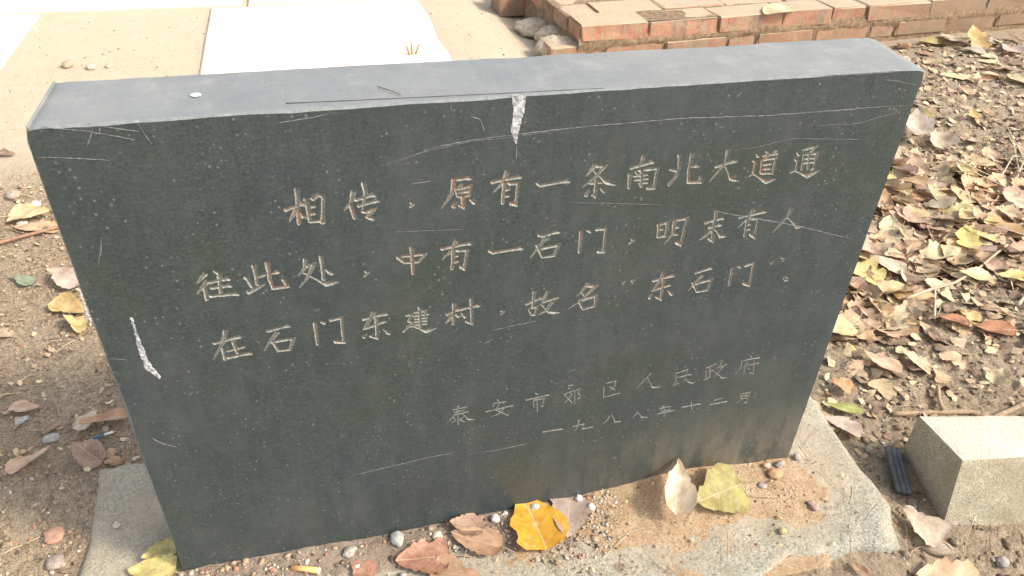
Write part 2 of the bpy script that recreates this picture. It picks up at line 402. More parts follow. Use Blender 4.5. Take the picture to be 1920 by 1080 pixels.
# ------------------------------------------------------------------ concrete footing
def footing():
    root = tag(empty('concrete_footing', (0, 0, -.05)), 'rough grey concrete footing carrying the dark inscribed stone slab', 'footing')
    P = [Vector((-.573,-.235)), Vector((.556,-.170)), Vector((.572,.215)), Vector((-.592,.222))]
    nu, nv = 150, 60; v = []; f = []
    for j in range(nv+1):
        for i in range(nu+1):
            a, b = i/nu, j/nv
            p = P[0]*(1-a)*(1-b)+P[1]*a*(1-b)+P[2]*a*b+P[3]*(1-a)*b
            e = min(a*1.1, (1-a)*1.1, b*.42, (1-b)*.42)
            n1 = float(fbm(np.array([p.x*11]), np.array([p.y*11]), 4, 41)[0]); n2 = float(fbm(np.array([p.x*60]), np.array([p.y*60]), 3, 43)[0])
            # broken, rounded front corner
            dx = max(0, a-.94)/.06; dy = max(0, .22-b)/.22; cr = dx*dy
            ox = (a-.5)*.02*n1*2; oy = (b-.5)*.045*n1*2
            z = .0 - .0015 + .004*n1 + .0022*n2 - .012*max(0, 1-e/.012)**2 - .035*max(0, cr-.25)
            if -.46 < p.x < .46 and 0 <= p.y < .11: z = min(z, -.002)
            v.append((p.x+ox - .03*max(0, cr-.3), p.y+oy, z))
    W = nu+1
    for j in range(nv):
        for i in range(nu): f.append((j*W+i, j*W+i+1, (j+1)*W+i+1, (j+1)*W+i))
    ring = [i for i in range(W)]+[j*W+nu for j in range(1, nv+1)]+[nv*W+i for i in range(nu-1, -1, -1)]+[j*W for j in range(nv-1, 0, -1)]
    b0 = len(v)
    for r in ring: x, y, z = v[r]; v.append((x*1.004, y*1.01, -.09))
    for k in range(len(ring)):
        k2 = (k+1) % len(ring); f.append((ring[k2], ring[k], b0+k, b0+k2))
    o = mesh_obj('slab_top', v, f, M_FOOT, root, smooth_=True); o.matrix_parent_inverse = Matrix.Translation((0, 0, .05))
footing()

# dirt heap, silt strip lying on the footing
def heap_z(X, Y):
    n = fbm(X*9, Y*9, 4, 51); n2 = fbm(X*45, Y*45, 3, 53)
    z = .0155*np.exp(-((X-.255)/.085)**2)*np.exp(-((Y-.01)/.035)**2) + .0095*smooth(.03,.14,X)*(1-smooth(.40,.50,X))*(1-smooth(.03, .125, -Y))
    z = z + .012*n*.8 + .004*n2 - .0042
    w = .10*fbm(X*14, Y*14, 5, 57, .65)
    edge = np.minimum(np.minimum(X+.02, .50+w-X)*.14, (Y+.165+w)*.14)
    edge = np.minimum(edge, (.45+w-X-1.1*(-.085-Y))*.12+.002)
    return np.maximum(np.minimum(z, edge), -.02)
o = grid_mesh('dirt', np.arange(-.03, .52, .0028), np.arange(-.185, .0041, .0028), heap_z, M_HEAP, cut=-.007)
tag(o, kind='stuff')
def silt_z(X, Y):
    n = fbm(X*12, Y*12, 4, 61); n2 = fbm(X*60, Y*60, 3, 63)
    z = .007*(1-smooth(.018, .085, -Y))*(1-smooth(.03, .13, X)) + .011*n + .004*n2 - .0035
    z = z + .010*smooth(-.36, -.48, X)*smooth(-.02,-.14,Y)
    edge = np.minimum(np.minimum(X+.50, .16-X)*.3, (Y+.21)*.3)
    return np.minimum(z, edge)
o = grid_mesh('silt', np.arange(-.56, .17, .003), np.arange(-.215, .0035, .003), silt_z, M_SILT, cut=-.007)
tag(o, kind='stuff')
def top_z(x, y):
    """height of whatever lies on top at x, y"""
    if -.57 < x < .53 and -.17 < y < .21:
        z = 0.
        if y < .004:
            z = max(z, float(heap_z(np.array([x]), np.array([y]))[0]), float(silt_z(np.array([x]), np.array([y]))[0]))
        return z
    return Hs(x, y)

# ------------------------------------------------------------------ the inscribed stone
CHARS = """相1|h -2492,5303 -2320,5354|s -2359,5515 -2371,5355 -2386,5129|p -2393,5292 -2474,5167|d -2365,5261 -2333,5209|s -2287,5402 -2283,5298 -2277,5143|h -2224,5395 -2168,5435 -2122,5410 -2158,5120|t -2250,5307 -2213,5314|t -2257,5227 -2223,5233|t -2273,5143 -2160,5139
传1|p -1828,5432 -1867,5309 -1939,5231|s -1865,5285 -1856,5203 -1843,5132|h -1811,5341 -1628,5383|h -1793,5270 -1594,5313|p -1724,5518 -1712,5415 -1749,5248 -1763,5200|t -1763,5200 -1721,5187 -1618,5224 -1707,5142|d -1733,5137 -1652,5102
，1|c -1272,5249 -1246,5224 -1276,5198
原1|h -839,5465 -649,5470|p -821,5451 -846,5308 -953,5152|t -742,5407 -780,5365|t -808,5363 -781,5264|t -797,5352 -649,5375 -668,5267|t -770,5312 -673,5320|t -781,5267 -668,5267|s -731,5259 -729,5134 -770,5163|d -805,5207 -831,5155|d -661,5220 -608,5177
有1|h -427,5399 -126,5436|p -272,5505 -299,5399 -413,5272|s -295,5374 -308,5135|h -241,5366 -147,5353 -163,5103 -216,5130|t -284,5292 -239,5300|t -282,5215 -236,5222
一1|h 61,5340 96,5307 410,5334
条1|p 700,5498 595,5365|p 678,5486 798,5467 704,5349 566,5236|n 679,5420 831,5279 946,5229|t 652,5275 783,5275|s 722,5311 723,5107 696,5132|d 653,5201 616,5132|d 776,5208 826,5161
南1|h 1104,5415 1346,5468|s 1226,5544 1213,5434|s 1097,5339 1110,5175|h 1205,5379 1417,5381 1406,5145 1335,5152|t 1162,5366 1191,5336|t 1150,5313 1306,5321|t 1169,5264 1318,5270|t 1221,5218 1318,5222|s 1236,5359 1253,5177
北1|s 1648,5519 1675,5350 1653,5264 1585,5161|t 1565,5354 1656,5325|s 1798,5519 1795,5325 1814,5172 1961,5160 1950,5235|p 1896,5372 1802,5358
大1|h 2115,5335 2354,5388|p 2228,5527 2231,5379 2072,5146|n 2231,5331 2338,5169 2439,5128
道1|d 2586,5448 2624,5418|t 2565,5369 2606,5342 2601,5220|n 2563,5175 2613,5198 2804,5083 2920,5104|t 2704,5472 2731,5449|t 2843,5473 2800,5450|t 2677,5417 2862,5428|t 2750,5413 2705,5363|t 2683,5365 2704,5199|t 2683,5365 2852,5374 2859,5174|t 2720,5303 2816,5308|t 2727,5247 2818,5248|t 2719,5194 2833,5189
通1|d 3103,5420 3144,5392|t 3104,5340 3145,5308 3158,5202|n 3089,5166 3147,5188 3333,5099 3471,5165|t 3174,5444 3348,5481 3288,5420|t 3208,5386 3231,5199|t 3208,5386 3374,5385 3387,5198 3359,5182|t 3235,5331 3362,5330|t 3244,5278 3366,5278|t 3278,5380 3308,5192
往2|p -3350,4663 -3456,4555|p -3350,4571 -3480,4430|s -3392,4515 -3392,4440 -3397,4345|d -3269,4684 -3212,4631|h -3330,4555 -3146,4576|h -3326,4484 -3147,4489|s -3228,4615 -3249,4405|h -3354,4387 -3093,4375
此2|s -2885,4696 -2882,4578 -2884,4465|t -2864,4550 -2799,4572|s -2978,4567 -2937,4435|p -2986,4376 -2801,4459|s -2749,4714 -2753,4497 -2735,4392 -2594,4397 -2623,4484|p -2658,4593 -2730,4569
处2|p -2375,4706 -2393,4603 -2472,4513|p -2373,4621 -2299,4636 -2368,4492 -2477,4364|n -2408,4542 -2203,4368 -2072,4379|s -2217,4719 -2220,4432|d -2198,4557 -2125,4493
，2|c -1788,4474 -1758,4450 -1798,4408
中2|s -1433,4607 -1363,4524|t -1427,4611 -1143,4607 -1211,4519|t -1363,4524 -1211,4519|s -1282,4706 -1283,4369
有2|h -961,4650 -648,4684|p -805,4734 -846,4623 -964,4512|s -835,4611 -854,4374|h -793,4608 -685,4594 -718,4355 -753,4392|t -823,4530 -788,4541|t -829,4460 -788,4468
一2|h -436,4558 -399,4525 -70,4546
石2|h 118,4693 161,4672 342,4710|p 202,4647 35,4407|s 108,4555 179,4391|s 136,4511 358,4531 310,4395|t 179,4391 310,4395
门2|s 608,4672 611,4400|d 672,4681 720,4662|h 787,4683 899,4679 905,4370 841,4382
，2|c 1231,4498 1261,4477 1211,4445
明2|s 1542,4655 1563,4484|t 1552,4656 1651,4669 1653,4490|t 1566,4582 1600,4589|t 1567,4483 1651,4491|p 1740,4678 1744,4509 1654,4369|h 1733,4683 1889,4701 1871,4342 1810,4384|t 1768,4588 1804,4597|t 1766,4490 1805,4496
末2|h 2136,4611 2358,4650|h 2196,4536 2341,4564|s 2248,4759 2258,4515 2279,4339 2226,4387|p 2238,4490 2106,4375|n 2263,4521 2381,4396 2455,4387
有2|h 2575,4635 2684,4643 2897,4679|p 2735,4725 2690,4615 2588,4493|s 2686,4588 2702,4353|h 2723,4600 2834,4577 2838,4322 2781,4375|t 2711,4513 2739,4524|t 2714,4443 2749,4453
人2|p 3255,4694 3220,4567 3072,4367|n 3222,4560 3402,4406 3488,4402
在3|h -3432,3771 -3160,3816|p -3291,3921 -3342,3764 -3476,3553|s -3359,3683 -3363,3527|t -3317,3641 -3132,3671|s -3236,3746 -3224,3599|h -3321,3548 -3089,3570
石3|h -2873,3843 -2644,3880|p -2775,3812 -2849,3720 -2948,3578|s -2841,3690 -2798,3553|s -2827,3690 -2619,3693 -2680,3544|t -2798,3553 -2680,3546
门3|s -2372,3869 -2379,3565|d -2313,3873 -2272,3853|h -2205,3883 -2089,3892 -2094,3548 -2182,3573
东3|h -1854,3837 -1595,3875|s -1728,3924 -1849,3701 -1614,3771|s -1713,3823 -1722,3541 -1794,3585|d -1833,3626 -1870,3580|d -1646,3657 -1578,3582
建3|t -1380,3810 -1317,3823 -1356,3726 -1316,3696 -1422,3584|n -1381,3658 -1299,3644 -1162,3548 -1039,3584|t -1285,3839 -1159,3845 -1175,3745|t -1312,3796 -1127,3793|t -1282,3749 -1154,3747|t -1281,3709 -1150,3703|t -1288,3667 -1156,3658|s -1227,3903 -1229,3621
村3|h -916,3750 -782,3809|s -835,3897 -848,3598|p -852,3724 -941,3622|d -830,3749 -783,3705|h -772,3799 -550,3825|s -637,3929 -626,3569 -695,3617|d -753,3748 -705,3680
，3|c -284,3700 -249,3683 -279,3654
故3|h 18,3753 200,3815|s 107,3918 101,3685|t 57,3673 93,3586|t 74,3684 155,3693 133,3583|t 93,3583 133,3583|p 272,3898 239,3804 195,3726|t 220,3751 405,3794|p 340,3746 277,3622 169,3574|n 200,3725 301,3596 440,3563
名3|p 766,3945 689,3841 632,3775|p 759,3909 862,3891 689,3702 552,3605|t 693,3829 732,3770|s 681,3682 738,3564|s 692,3710 883,3742 882,3588|t 738,3564 882,3591
“3|c 1233,3903 1202,3886 1214,3863|c 1350,3914 1315,3896 1333,3870
东3|h 1604,3858 1857,3903|s 1717,3960 1687,3854 1624,3714 1842,3764|s 1736,3847 1744,3555 1672,3612|d 1620,3669 1591,3602|d 1818,3680 1888,3610
石3|h 2149,3896 2353,3944|p 2245,3848 2089,3633|s 2139,3758 2223,3601|s 2168,3727 2389,3767 2368,3607|t 2223,3601 2368,3607
门3|s 2647,3896 2653,3642|d 2708,3913 2755,3901|h 2812,3908 2925,3933 2946,3591 2862,3637
”3|c 3164,3907 3201,3917 3185,3882|c 3306,3963 3348,3943 3332,3907
。3|c 3422,3642 3446,3658 3486,3628 3487,3593 3446,3596 3422,3642
泰4|t -861,2225 -685,2241|t -845,2179 -711,2192|t -851,2133 -665,2151|p -791,2279 -810,2167 -949,1999|n -753,2154 -667,2016 -580,1988|t -799,2117 -795,1948|t -863,2086 -840,2062|t -881,2004 -829,2036|t -723,2076 -771,2034|t -777,2032 -723,1985
安4|t -288,2282 -273,2244|t -333,2221 -346,2173|t -333,2221 -179,2227 -210,2199|h -436,2100 -90,2134|t -263,2206 -307,2104 -138,1968|p -188,2126 -258,2030 -369,1990
市4|t 214,2289 250,2255|h 94,2193 393,2225|t 194,2156 206,2042|t 199,2171 339,2173 323,2032 296,2038|t 238,2210 257,1954
郊4|t 653,2337 713,2333|t 660,2284 684,2289|t 607,2186 731,2235|t 648,2212 622,2146|t 690,2212 719,2158|t 707,2160 631,2039|t 648,2133 732,2010|t 751,2218 823,2251 804,2164 835,2126 825,2068 801,2068|t 753,2218 771,1982
区4|t 1186,2266 1331,2291|p 1317,2283 1313,2212 1233,2096|t 1234,2196 1318,2123|t 1159,2195 1173,2020 1399,2049
人4|p 1802,2325 1756,2252 1622,2077|n 1772,2232 1869,2056 1990,2043
民4|t 2177,2252 2345,2289 2338,2185|t 2177,2252 2205,2106 2173,2027 2242,2061|t 2208,2167 2416,2186|n 2287,2195 2384,2062 2466,2013 2496,2032
政4|t 2620,2260 2755,2315|t 2674,2269 2710,2077|t 2626,2210 2658,2074|t 2627,2043 2716,2079|t 2690,2190 2744,2201|p 2833,2364 2825,2277 2780,2205|t 2815,2231 2928,2274|p 2880,2239 2782,2071|n 2761,2168 2913,2023 2992,2016
府4|t 3258,2360 3293,2326|h 3147,2294 3414,2304|p 3158,2287 3164,2172 3097,2050|p 3252,2245 3204,2148|t 3229,2176 3239,2039|t 3269,2190 3432,2203|t 3342,2269 3391,2009 3326,2037|t 3280,2142 3305,2109
一5|h 362,1546 632,1541
九5|p 859,1662 860,1558 806,1439|t 776,1550 945,1569 925,1474 1078,1481
八5|p 1300,1637 1273,1569 1208,1498|n 1323,1661 1402,1505 1486,1493
八5|p 1708,1616 1651,1515|n 1702,1636 1790,1512 1887,1484
年5|p 2102,1657 2028,1595|t 2042,1620 2214,1629|t 2079,1558 2212,1566|t 2018,1520 2276,1534|t 2120,1614 2137,1442|t 2072,1602 2084,1524
十5|h 2402,1572 2666,1578|s 2522,1644 2557,1496
二5|t 2883,1603 3013,1622|h 2824,1528 3088,1536
月5|p 3297,1633 3317,1523 3248,1462|t 3288,1630 3428,1652 3423,1436 3375,1463|t 3317,1589 3414,1592|t 3324,1540 3417,1540"""
SCR = """-1566,5686 -1251,5771 -986,5845 -614,5887 -235,5907 546,5937 1605,5943 2549,5902 3402,5895 3944,5899 4451,5888
-1557,5668 -1093,5803 -667,5869 -207,5888 265,5907
2147,4785 2514,4665 3118,4499 3435,4402 3849,4259 4278,4112
2285,5524 2577,5530 2766,5566 2989,5598 3230,5578 3981,5502
-2158,1339 -1642,1381 -1222,1429 -869,1434
-472,1347 -215,1347 140,1366
-4363,6319 -4030,6253 -3652,6142
-4056,6106 -3955,6297
-3910,6293 -3923,6225
-4484,6048 -4138,6006 -3908,5964
-3602,6299 -3568,6186 -3532,6091
-3903,6288 -3605,6214
-2446,6204 -2208,6227 -1990,6258
3808,6052 3819,6245
419,5065 884,5007 1530,4916
-4325,2531 -4237,2414 -4111,2330
-4307,2484 -4163,2361
-497,3240 -368,3299
-391,3426 -145,3457 149,3481
-4173,5196 -4231,5006 -4291,4880
2386,6298 3274,6296 4207,6293
3110,6306 3533,6304 4202,6305
-668,6138 -563,6097 -518,5959
-860,6270 -835,6166
3187,5836 3246,5705
2570,5943 2622,5866
3218,5733 3768,5715 4385,5842
4038,4094 4198,4349 4406,4516
-187,5817 -185,5628
4180,6186 3966,6212 4449,6120
4141,6109 4176,6199
1847,4223 1912,3929
-2581,5226 -2532,5214
-1479,4925 -722,4866
-1264,5462 -1038,5475
-4466,3751 -4299,3698
623,2579 728,2604"""
CHIPS = """-250,6325 -187,6331 -116,6299 -117,6212 -119,6141 -143,6059 -161,5976 -180,5909 -182,5816 -204,5812 -236,5925 -249,5983 -231,6082 -235,6204
-4153,4248 -4127,4230 -4128,4120 -4129,3965 -4118,3811 -4112,3678 -4084,3545 -4033,3412 -4060,3386 -4120,3475 -4170,3561 -4162,3665 -4177,3756 -4171,3893 -4154,4054
-4506,4672 -4500,4607 -4506,4366 -4499,4264 -4529,4187 -4538,4338 -4524,4534"""

stone = tag(empty('stone_tablet', (0, .05, 0)), 'dark green-grey stone slab engraved with rows of Chinese characters, standing on a concrete footing', 'stone tablet')
def pp(o):
    o.parent = stone; o.matrix_parent_inverse = Matrix.Translation((0, -.05, 0)); return o

WID = {1: 2.5, 2: 2.45, 3: 2.3, 4: 1.3, 5: 1.35}     # half widths, mm
def prof(ty, t):
    if ty == 'h': return .80+.45*math.exp(-((t-1)/.13)**2)+.20*math.exp(-(t/.10)**2)
    if ty == 's': return .95+.18*math.exp(-(t/.12)**2)-.12*t
    if ty == 'p': return 1.12*(1-t)**.75*.85+.22
    if ty == 'n': return .50+.85*math.exp(-((t-.72)/.22)**2)-.38*max(0, t-.85)/.15
    if ty == 'd': return .45+.85*math.exp(-((t-.8)/.35)**2)
    if ty == 'c': return .55
    return .72
class Stroke:
    def __init__(s, ty, pts, w):
        P = [Vector(p) for p in pts]; L = [0.]
        for a, b in zip(P, P[1:]): L.append(L[-1]+(b-a).length)
        s.c = []; tot = L[-1]
        for k, (a, b) in enumerate(zip(P, P[1:])):
            n = max(1, int((b-a).length/.0032))
            for j in range(n):
                u = j/n; t = (L[k]+(b-a).length*u)/tot; s.c.append((a.lerp(b, u), w*prof(ty, t)))
        s.c.append((P[-1], w*prof(ty, 1.)))
        jit = w*.07
        s.c = [(p+Vector((random.uniform(-jit, jit), random.uniform(-jit, jit))), r*random.uniform(.93, 1.07)) for p, r in s.c]
    def outline(s, f):
        c = s.c; n = len(c); Lf = []; Rt = []
        for i in range(n):
            p, r = c[i]; r *= f
            d0 = (c[i][0]-c[i-1][0]).normalized() if i else (c[1][0]-c[0][0]).normalized()
            d1 = (c[i+1][0]-c[i][0]).normalized() if i < n-1 else d0
            d = (d0+d1); d = d.normalized() if d.length > .3 else d0
            nn = Vector((-d.y, d.x)); k = 1/max(.62, nn.dot(Vector((-d0.y, d0.x))))
            Lf.append(p+nn*r*k); Rt.append(p-nn*r*k)
        def cap(i, sg):
            p, r = c[i]; r *= f; d = ((c[-1][0]-c[-2][0]) if sg > 0 else (c[0][0]-c[1][0])).normalized()
            nn = Vector((-d.y, d.x)); s_ = .75
            return [p+(nn*math.cos(a)+d*math.sin(a)*s_)*r for a in (math.pi*.25, math.pi*.5, math.pi*.75)]
        return Lf + cap(-1, 1) + Rt[::-1] + cap(0, -1)
    def val(s, q):
        best = -1.
        for (a, ra), (b, rb) in zip(s.c, s.c[1:]):
            ab = b-a; l2 = ab.length_squared; t = max(0, min(1, (q-a).dot(ab)/l2)) if l2 > 0 else 0
            w = ra+(rb-ra)*t; v = (w-(a+ab*t-q).length)/w
            if v > best: best = v; s_w = w
        return best, s_w if best > -1 else .001

glyphs = []
for ln in CHARS.strip().split('\n'):
    head, *st = ln.split('|'); ch, row = head[0], int(head[1:]); S = []
    for k in st:
        ty, *q = k.split(); S.append(Stroke(ty, [(int(a.split(',')[0])/1e4, int(a.split(',')[1])/1e4) for a in q], WID[row]*1e-3))
    xs = [p.x for s in S for p, r in s.c]; ys = [p.y for s in S for p, r in s.c]; m = .005
    glyphs.append(dict(ch=ch, row=row, S=S, box=[min(xs)-m, min(ys)-m, max(xs)+m, max(ys)+m]))
cells = [[g] for g in glyphs]
def bb(c): return [min(g['box'][0] for g in c), min(g['box'][1] for g in c), max(g['box'][2] for g in c), max(g['box'][3] for g in c)]
merged = True
while merged:
    merged = False
    for i in range(len(cells)):
        for j in range(i+1, len(cells)):
            A, B = bb(cells[i]), bb(cells[j])
            if A[0] < B[2] and B[0] < A[2] and A[1] < B[3] and B[1] < A[3]:
                cells[i] += cells.pop(j); merged = True; break
        if merged: break
fv = []; ff = []          # flat face geometry of the slab
def fadd(vs, tris):
    b = len(fv); fv.extend(vs); ff.extend([tuple(b+k for k in t) for t in tris])
SLOPE = .85
for cell in cells:
    x0, y0, x1, y1 = bb(cell)
    verts = [Vector((x0,y0)), Vector((x1,y0)), Vector((x1,y1)), Vector((x0,y1))]; edges = [(0,1),(1,2),(2,3),(3,0)]
    for g in cell:
        for s in g['S']:
            for f in ((1., .42) if g['row'] < 4 else (1., .3)):
                ol = s.outline(f); b = len(verts); verts += ol; n = len(ol); edges += [(b+i, b+(i+1) % n) for i in range(n)]
    res = delaunay_2d_cdt(verts, edges, [], 0, 1e-6)
    V, T = res[0], res[2]
    def field(q):
        bv = -9; bg = None; bw = .001
        for g in cell:
            B = g['box']
            if not (B[0] <= q.x <= B[2] and B[1] <= q.y <= B[3]): continue
            for s in g['S']:
                v, w = s.val(q)
                if v > bv: bv, bg, bw = v, g, w
        return bv, bg, bw
    dep = []
    for q in V:
        v, g, w = field(q); dep.append(max(0., min(v, .62))*w*SLOPE if v > .06 else 0.)
    zero = set()
    for t in T:
        c = (V[t[0]]+V[t[1]]+V[t[2]])/3
        if field(c)[0] <= 0: zero.update(t)
    for k in zero: dep[k] = 0.
    flat = []; per = {}
    for t in T:
        c = (V[t[0]]+V[t[1]]+V[t[2]])/3; v, g, w = field(c)
        if v <= .0: flat.append(t)
        elif g is None: flat.append(t)
        else: per.setdefault(id(g), (g, []))[1].append((t, v))
    fadd([(q.x, dep[k], q.y) for k, q in enumerate(V)], flat)
    for g, tl in per.values():
        used = sorted({k for t, v in tl for k in t}); mp = {k: i for i, k in enumerate(used)}
        vs = [(V[k].x, dep[k], V[k].y) for k in used]; fs = [tuple(mp[k] for k in t) for t, v in tl]
        o = mesh_obj('engraved_character' if g['ch'] not in '，。“”' else 'engraved_punctuation', vs, fs, [M_WALL, M_FLOOR] if g['row'] < 4 else [M_FAINT, M_FLOOR],
                     midx=[1 if v > (.47 if g['row'] < 4 else .8) else 0 for t, v in tl])
        o['label'] = 'carved character '+g['ch'] if g['ch'] not in '，。“”' else 'carved punctuation mark '+g['ch']
        pp(o)

# outline of the slab: front loop, bevel loop, back loop
FT = [(-.4499,-.03), (.4509,-.03), (.4471,.6321), (-.4512,.6321)]
BK = [(-.4490,-.03), (.4530,-.03), (.4535,.6335), (-.4498,.6335)]
NS = (180, 132, 180, 132)
def loop(C, step=.005, inset=0., amp=0., y=0., ampy=0., seed=0):
    out = []
    for k in range(4):
        a, b = Vector(C[k]), Vector(C[(k+1) % 4]); n = NS[k]; d = (b-a).normalized(); nn = Vector((-d.y, d.x))
        for j in range(n):
            t = j/n; p = a.lerp(b, t); s = k*10+t*(b-a).length
            e = float(fbm(np.array([s*28]), np.array([seed*3.1]), 4, 71+seed, .65)[0]); e2 = max(0, float(fbm(np.array([s*9+5]), np.array([seed*7.7]), 2, 75+seed)[0])-.2)
            corner = 1-min(1, min(t, 1-t)*(b-a).length/.012)
            q = inset+amp*(e+.25)+amp*5*e2 + corner*.003
            q = max(q, .0002) if inset > 0 else q
            out.append((p.x+nn.x*q, y+ampy*(abs(e)+e2*5), p.y+nn.y*q))
    return out
A = loop(FT, inset=.0016, amp=.0024, seed=1)
# keep front-loop corners tidy
B = loop(FT, inset=.0002, amp=.0010, y=.0022, ampy=.004, seed=2)
# bullnose lip near the front of the top
Cc = loop(BK, inset=.0010, amp=.0016, y=.1018, seed=3)
D = [(p[0]*.993, p[1]+.0035, .31+(p[2]-.31)*.990) for p in Cc]
E = [(a[0]*.988+b[0]*.012, .0135, a[2]+(b[2]-a[2])*.1) for a, b in zip(B, Cc)]
nA = len(A)
cv = [Vector((p[0], p[2])) for p in A]; ce = [(i, (i+1) % nA) for i in range(nA)]
for c in cells:
    x0, y0, x1, y1 = bb(c); b = len(cv); cv += [Vector((x0,y0)), Vector((x1,y0)), Vector((x1,y1)), Vector((x0,y1))]; ce += [(b,b+1),(b+1,b+2),(b+2,b+3),(b+3,b)]
res = delaunay_2d_cdt(cv, ce, [], 1, 1e-6)
V, T = res[0], res[2]; boxes = [bb(c) for c in cells]; keep = []
for t in T:
    c = (V[t[0]]+V[t[1]]+V[t[2]])/3
    if not any(b[0] < c.x < b[2] and b[1] < c.y < b[3] for b in boxes): keep.append(t)
fadd([(q.x, 0., q.y) for q in V], keep)
fix = []
for t in ff:      # all front triangles look towards -y
    a, b, c = (Vector(fv[k]) for k in t); fix.append(t if (b-a).cross(c-a).y < 0 else t[::-1])
pp(mesh_obj('front_face', fv, fix, M_FACE))
def band(name, loops, mats, idx):
    v = [p for L in loops for p in L]; N = len(loops[0]); f = []; m = []
    n1 = NS[0]+NS[1]; n2 = n1+NS[2]
    for r in range(len(loops)-1):
        for i in range(N):
            j = (i+1) % N; f.append((r*N+j, r*N+i, (r+1)*N+i, (r+1)*N+j)); m.append(idx(r, n1 <= i < n2))
    return v, f, m
v, f, m = band('b', [A, B], None, lambda r, top: 0); pp(mesh_obj('chipped_edge', v, f, M_EDGE))
nb = min(len(B), len(Cc)); assert len(B) == len(Cc) == len(D), (len(B), len(Cc), len(D))
v, f, m = band('b', [B, E, Cc, D], None, lambda r, top: (0 if top else 1))
f.append(tuple(range(3*len(B), 4*len(B)))[::-1]); m.append(1)
pp(mesh_obj('slab_body', v, f, [M_TOP, M_SIDE], midx=m))

def read(txt): return [[(int(a.split(',')[0])/1e4, int(a.split(',')[1])/1e4) for a in l.split()] for l in txt.strip().split('\n')]
faint = {1, 3, 13, 14, 20, 21, 26, 27, 29, 30, 31, 33, 35}
for k, pts in enumerate(read(SCR)):
    P = [Vector(p) for p in pts]; c = []
    for a, b in zip(P, P[1:]):
        n = max(2, int((b-a).length/.004)); c += [a.lerp(b, j/n) for j in range(n)]
    c.append(P[-1]); n = len(c); v = []; f = []
    w = .00036 if k in faint else .00052
    for i, p in enumerate(c):
        d = (c[min(i+1, n-1)]-c[max(i-1, 0)]).normalized(); nn = Vector((-d.y, d.x))
        e = min(1, min(i, n-1-i)/(n*.15)+.15); r = w*e*random.uniform(.45, 1.35); p = p+nn*random.uniform(-.0003, .0003)
        v += [(p.x+nn.x*r, -.00015, p.y+nn.y*r), (p.x, -.00045, p.y), (p.x-nn.x*r, -.00015, p.y-nn.y*r)]
    for i in range(n-1): f += [(3*i, 3*i+1, 3*i+4, 3*i+3), (3*i+1, 3*i+2, 3*i+5, 3*i+4)]
    pp(mesh_obj('scratch', v, f, M_SC2 if k in faint else M_SC1))
for k, pts in enumerate(read(CHIPS)):
    P = [Vector(p) for p in pts]; c = []
    for a, b in zip(P, P[1:]+P[:1]):
        n = max(2, int((b-a).length/.0015)); c += [a.lerp(b, j/n)+Vector((random.uniform(-.0006,.0006), random.uniform(-.0006,.0006))) for j in range(n)]
    cen = sum(c, Vector((0,0)))/len(c); res = delaunay_2d_cdt(c + [a.lerp(b, random.random()) for a, b in zip(c[::3], c[::-3])], [(i, (i+1) % len(c)) for i in range(len(c))], [], 1, 1e-6)
    ed = set()
    v = [(q.x, -.0002 if i < len(c) else -random.uniform(.0002, .0012), q.y) for i, q in enumerate(res[0])]
    o = pp(mesh_obj('white_chip', v, res[2], M_CHIP))
    o['label'] = ['white chipped streak running down from the top edge', 'slanting white chip on the lower part of the face', 'pale chipped patch on the side edge'][k]

# ------------------------------------------------------------------ brick edging
bricks = tag(empty('brick_edging', (1.9, 1.95, 0)), 'low two-course edging of weathered red bricks with dusty tops behind the slab', 'brick edging')
BA = Vector((.674, 1.718)); BD = Vector((1, .0717)).normalized(); BN = Vector((-BD.y, BD.x))
def brick_mesh(L, Wd, Hh, seed):
    r = random.Random(seed); bm = bmesh.new(); bmesh.ops.create_cube(bm, size=1)
    for vv in bm.verts: vv.co = Vector((vv.co.x*L, vv.co.y*Wd, vv.co.z*Hh))
    bmesh.ops.bevel(bm, geom=bm.edges[:], offset=.004, segments=1, affect='EDGES')
    for vv in bm.verts: vv.co += Vector((r.uniform(-1,1)*.004, r.uniform(-1,1)*.004, r.uniform(-1,1)*.0022))
    me = bpy.data.meshes.new('brick'); bm.to_mesh(me); bm.free(); me.materials.append(M_BRICK); return me
BM = {}
def brick(u, w, z, L, Wd=.118, Hh=.056, rot=0.):
    key = (round(L, 2), Wd, Hh, random.randrange(3))
    if key not in BM: BM[key] = brick_mesh(key[0], Wd, Hh, hash(key) & 1023)
    o = bpy.data.objects.new('brick', BM[key]); COL.objects.link(o); p = BA + BD*(u+L/2) + BN*(w+Wd/2)
    o.parent = bricks; o.matrix_parent_inverse = Matrix.Translation((-1.9, -1.95, 0)); o.scale = ((L-.004)/key[0], 1, 1)
    o.location = (p.x, p.y, z+random.uniform(-.003, .003)); o.rotation_euler = (random.uniform(-.012,.012), random.uniform(-.006,.006), math.atan2(BD.y, BD.x)+rot+random.uniform(-.012,.012))
top = [.253, .268, .27, .205, .157, .295, .283, .25, .25, .25, .25]
u = 0.
for k, L in enumerate(top): brick(u, random.uniform(-.004, .004), .101, L-.004); u += L
u = -.10
for L in [.20, .225, .25, .12, .25, .25, .12, .25, .25, .25, .25, .25]: brick(u, random.uniform(-.006, .003)+.004, .033, L-.012); u += L
for r in range(1, 6):
    u = [.0, -.0, .02, .0, .03, .0][r]; off = random.choice([.12, .25, .18, .22]); first = True
    while u < 2.75:
        L = off if first else .25; first = False
        brick(u, r*.126, .101, L-.004); u += L
for r in range(1, 6): brick(0.005, r*.126, .033, .24)
# bricks of a lower step behind the corner
brick(-.10, .56, .045, .11, .118, .1)
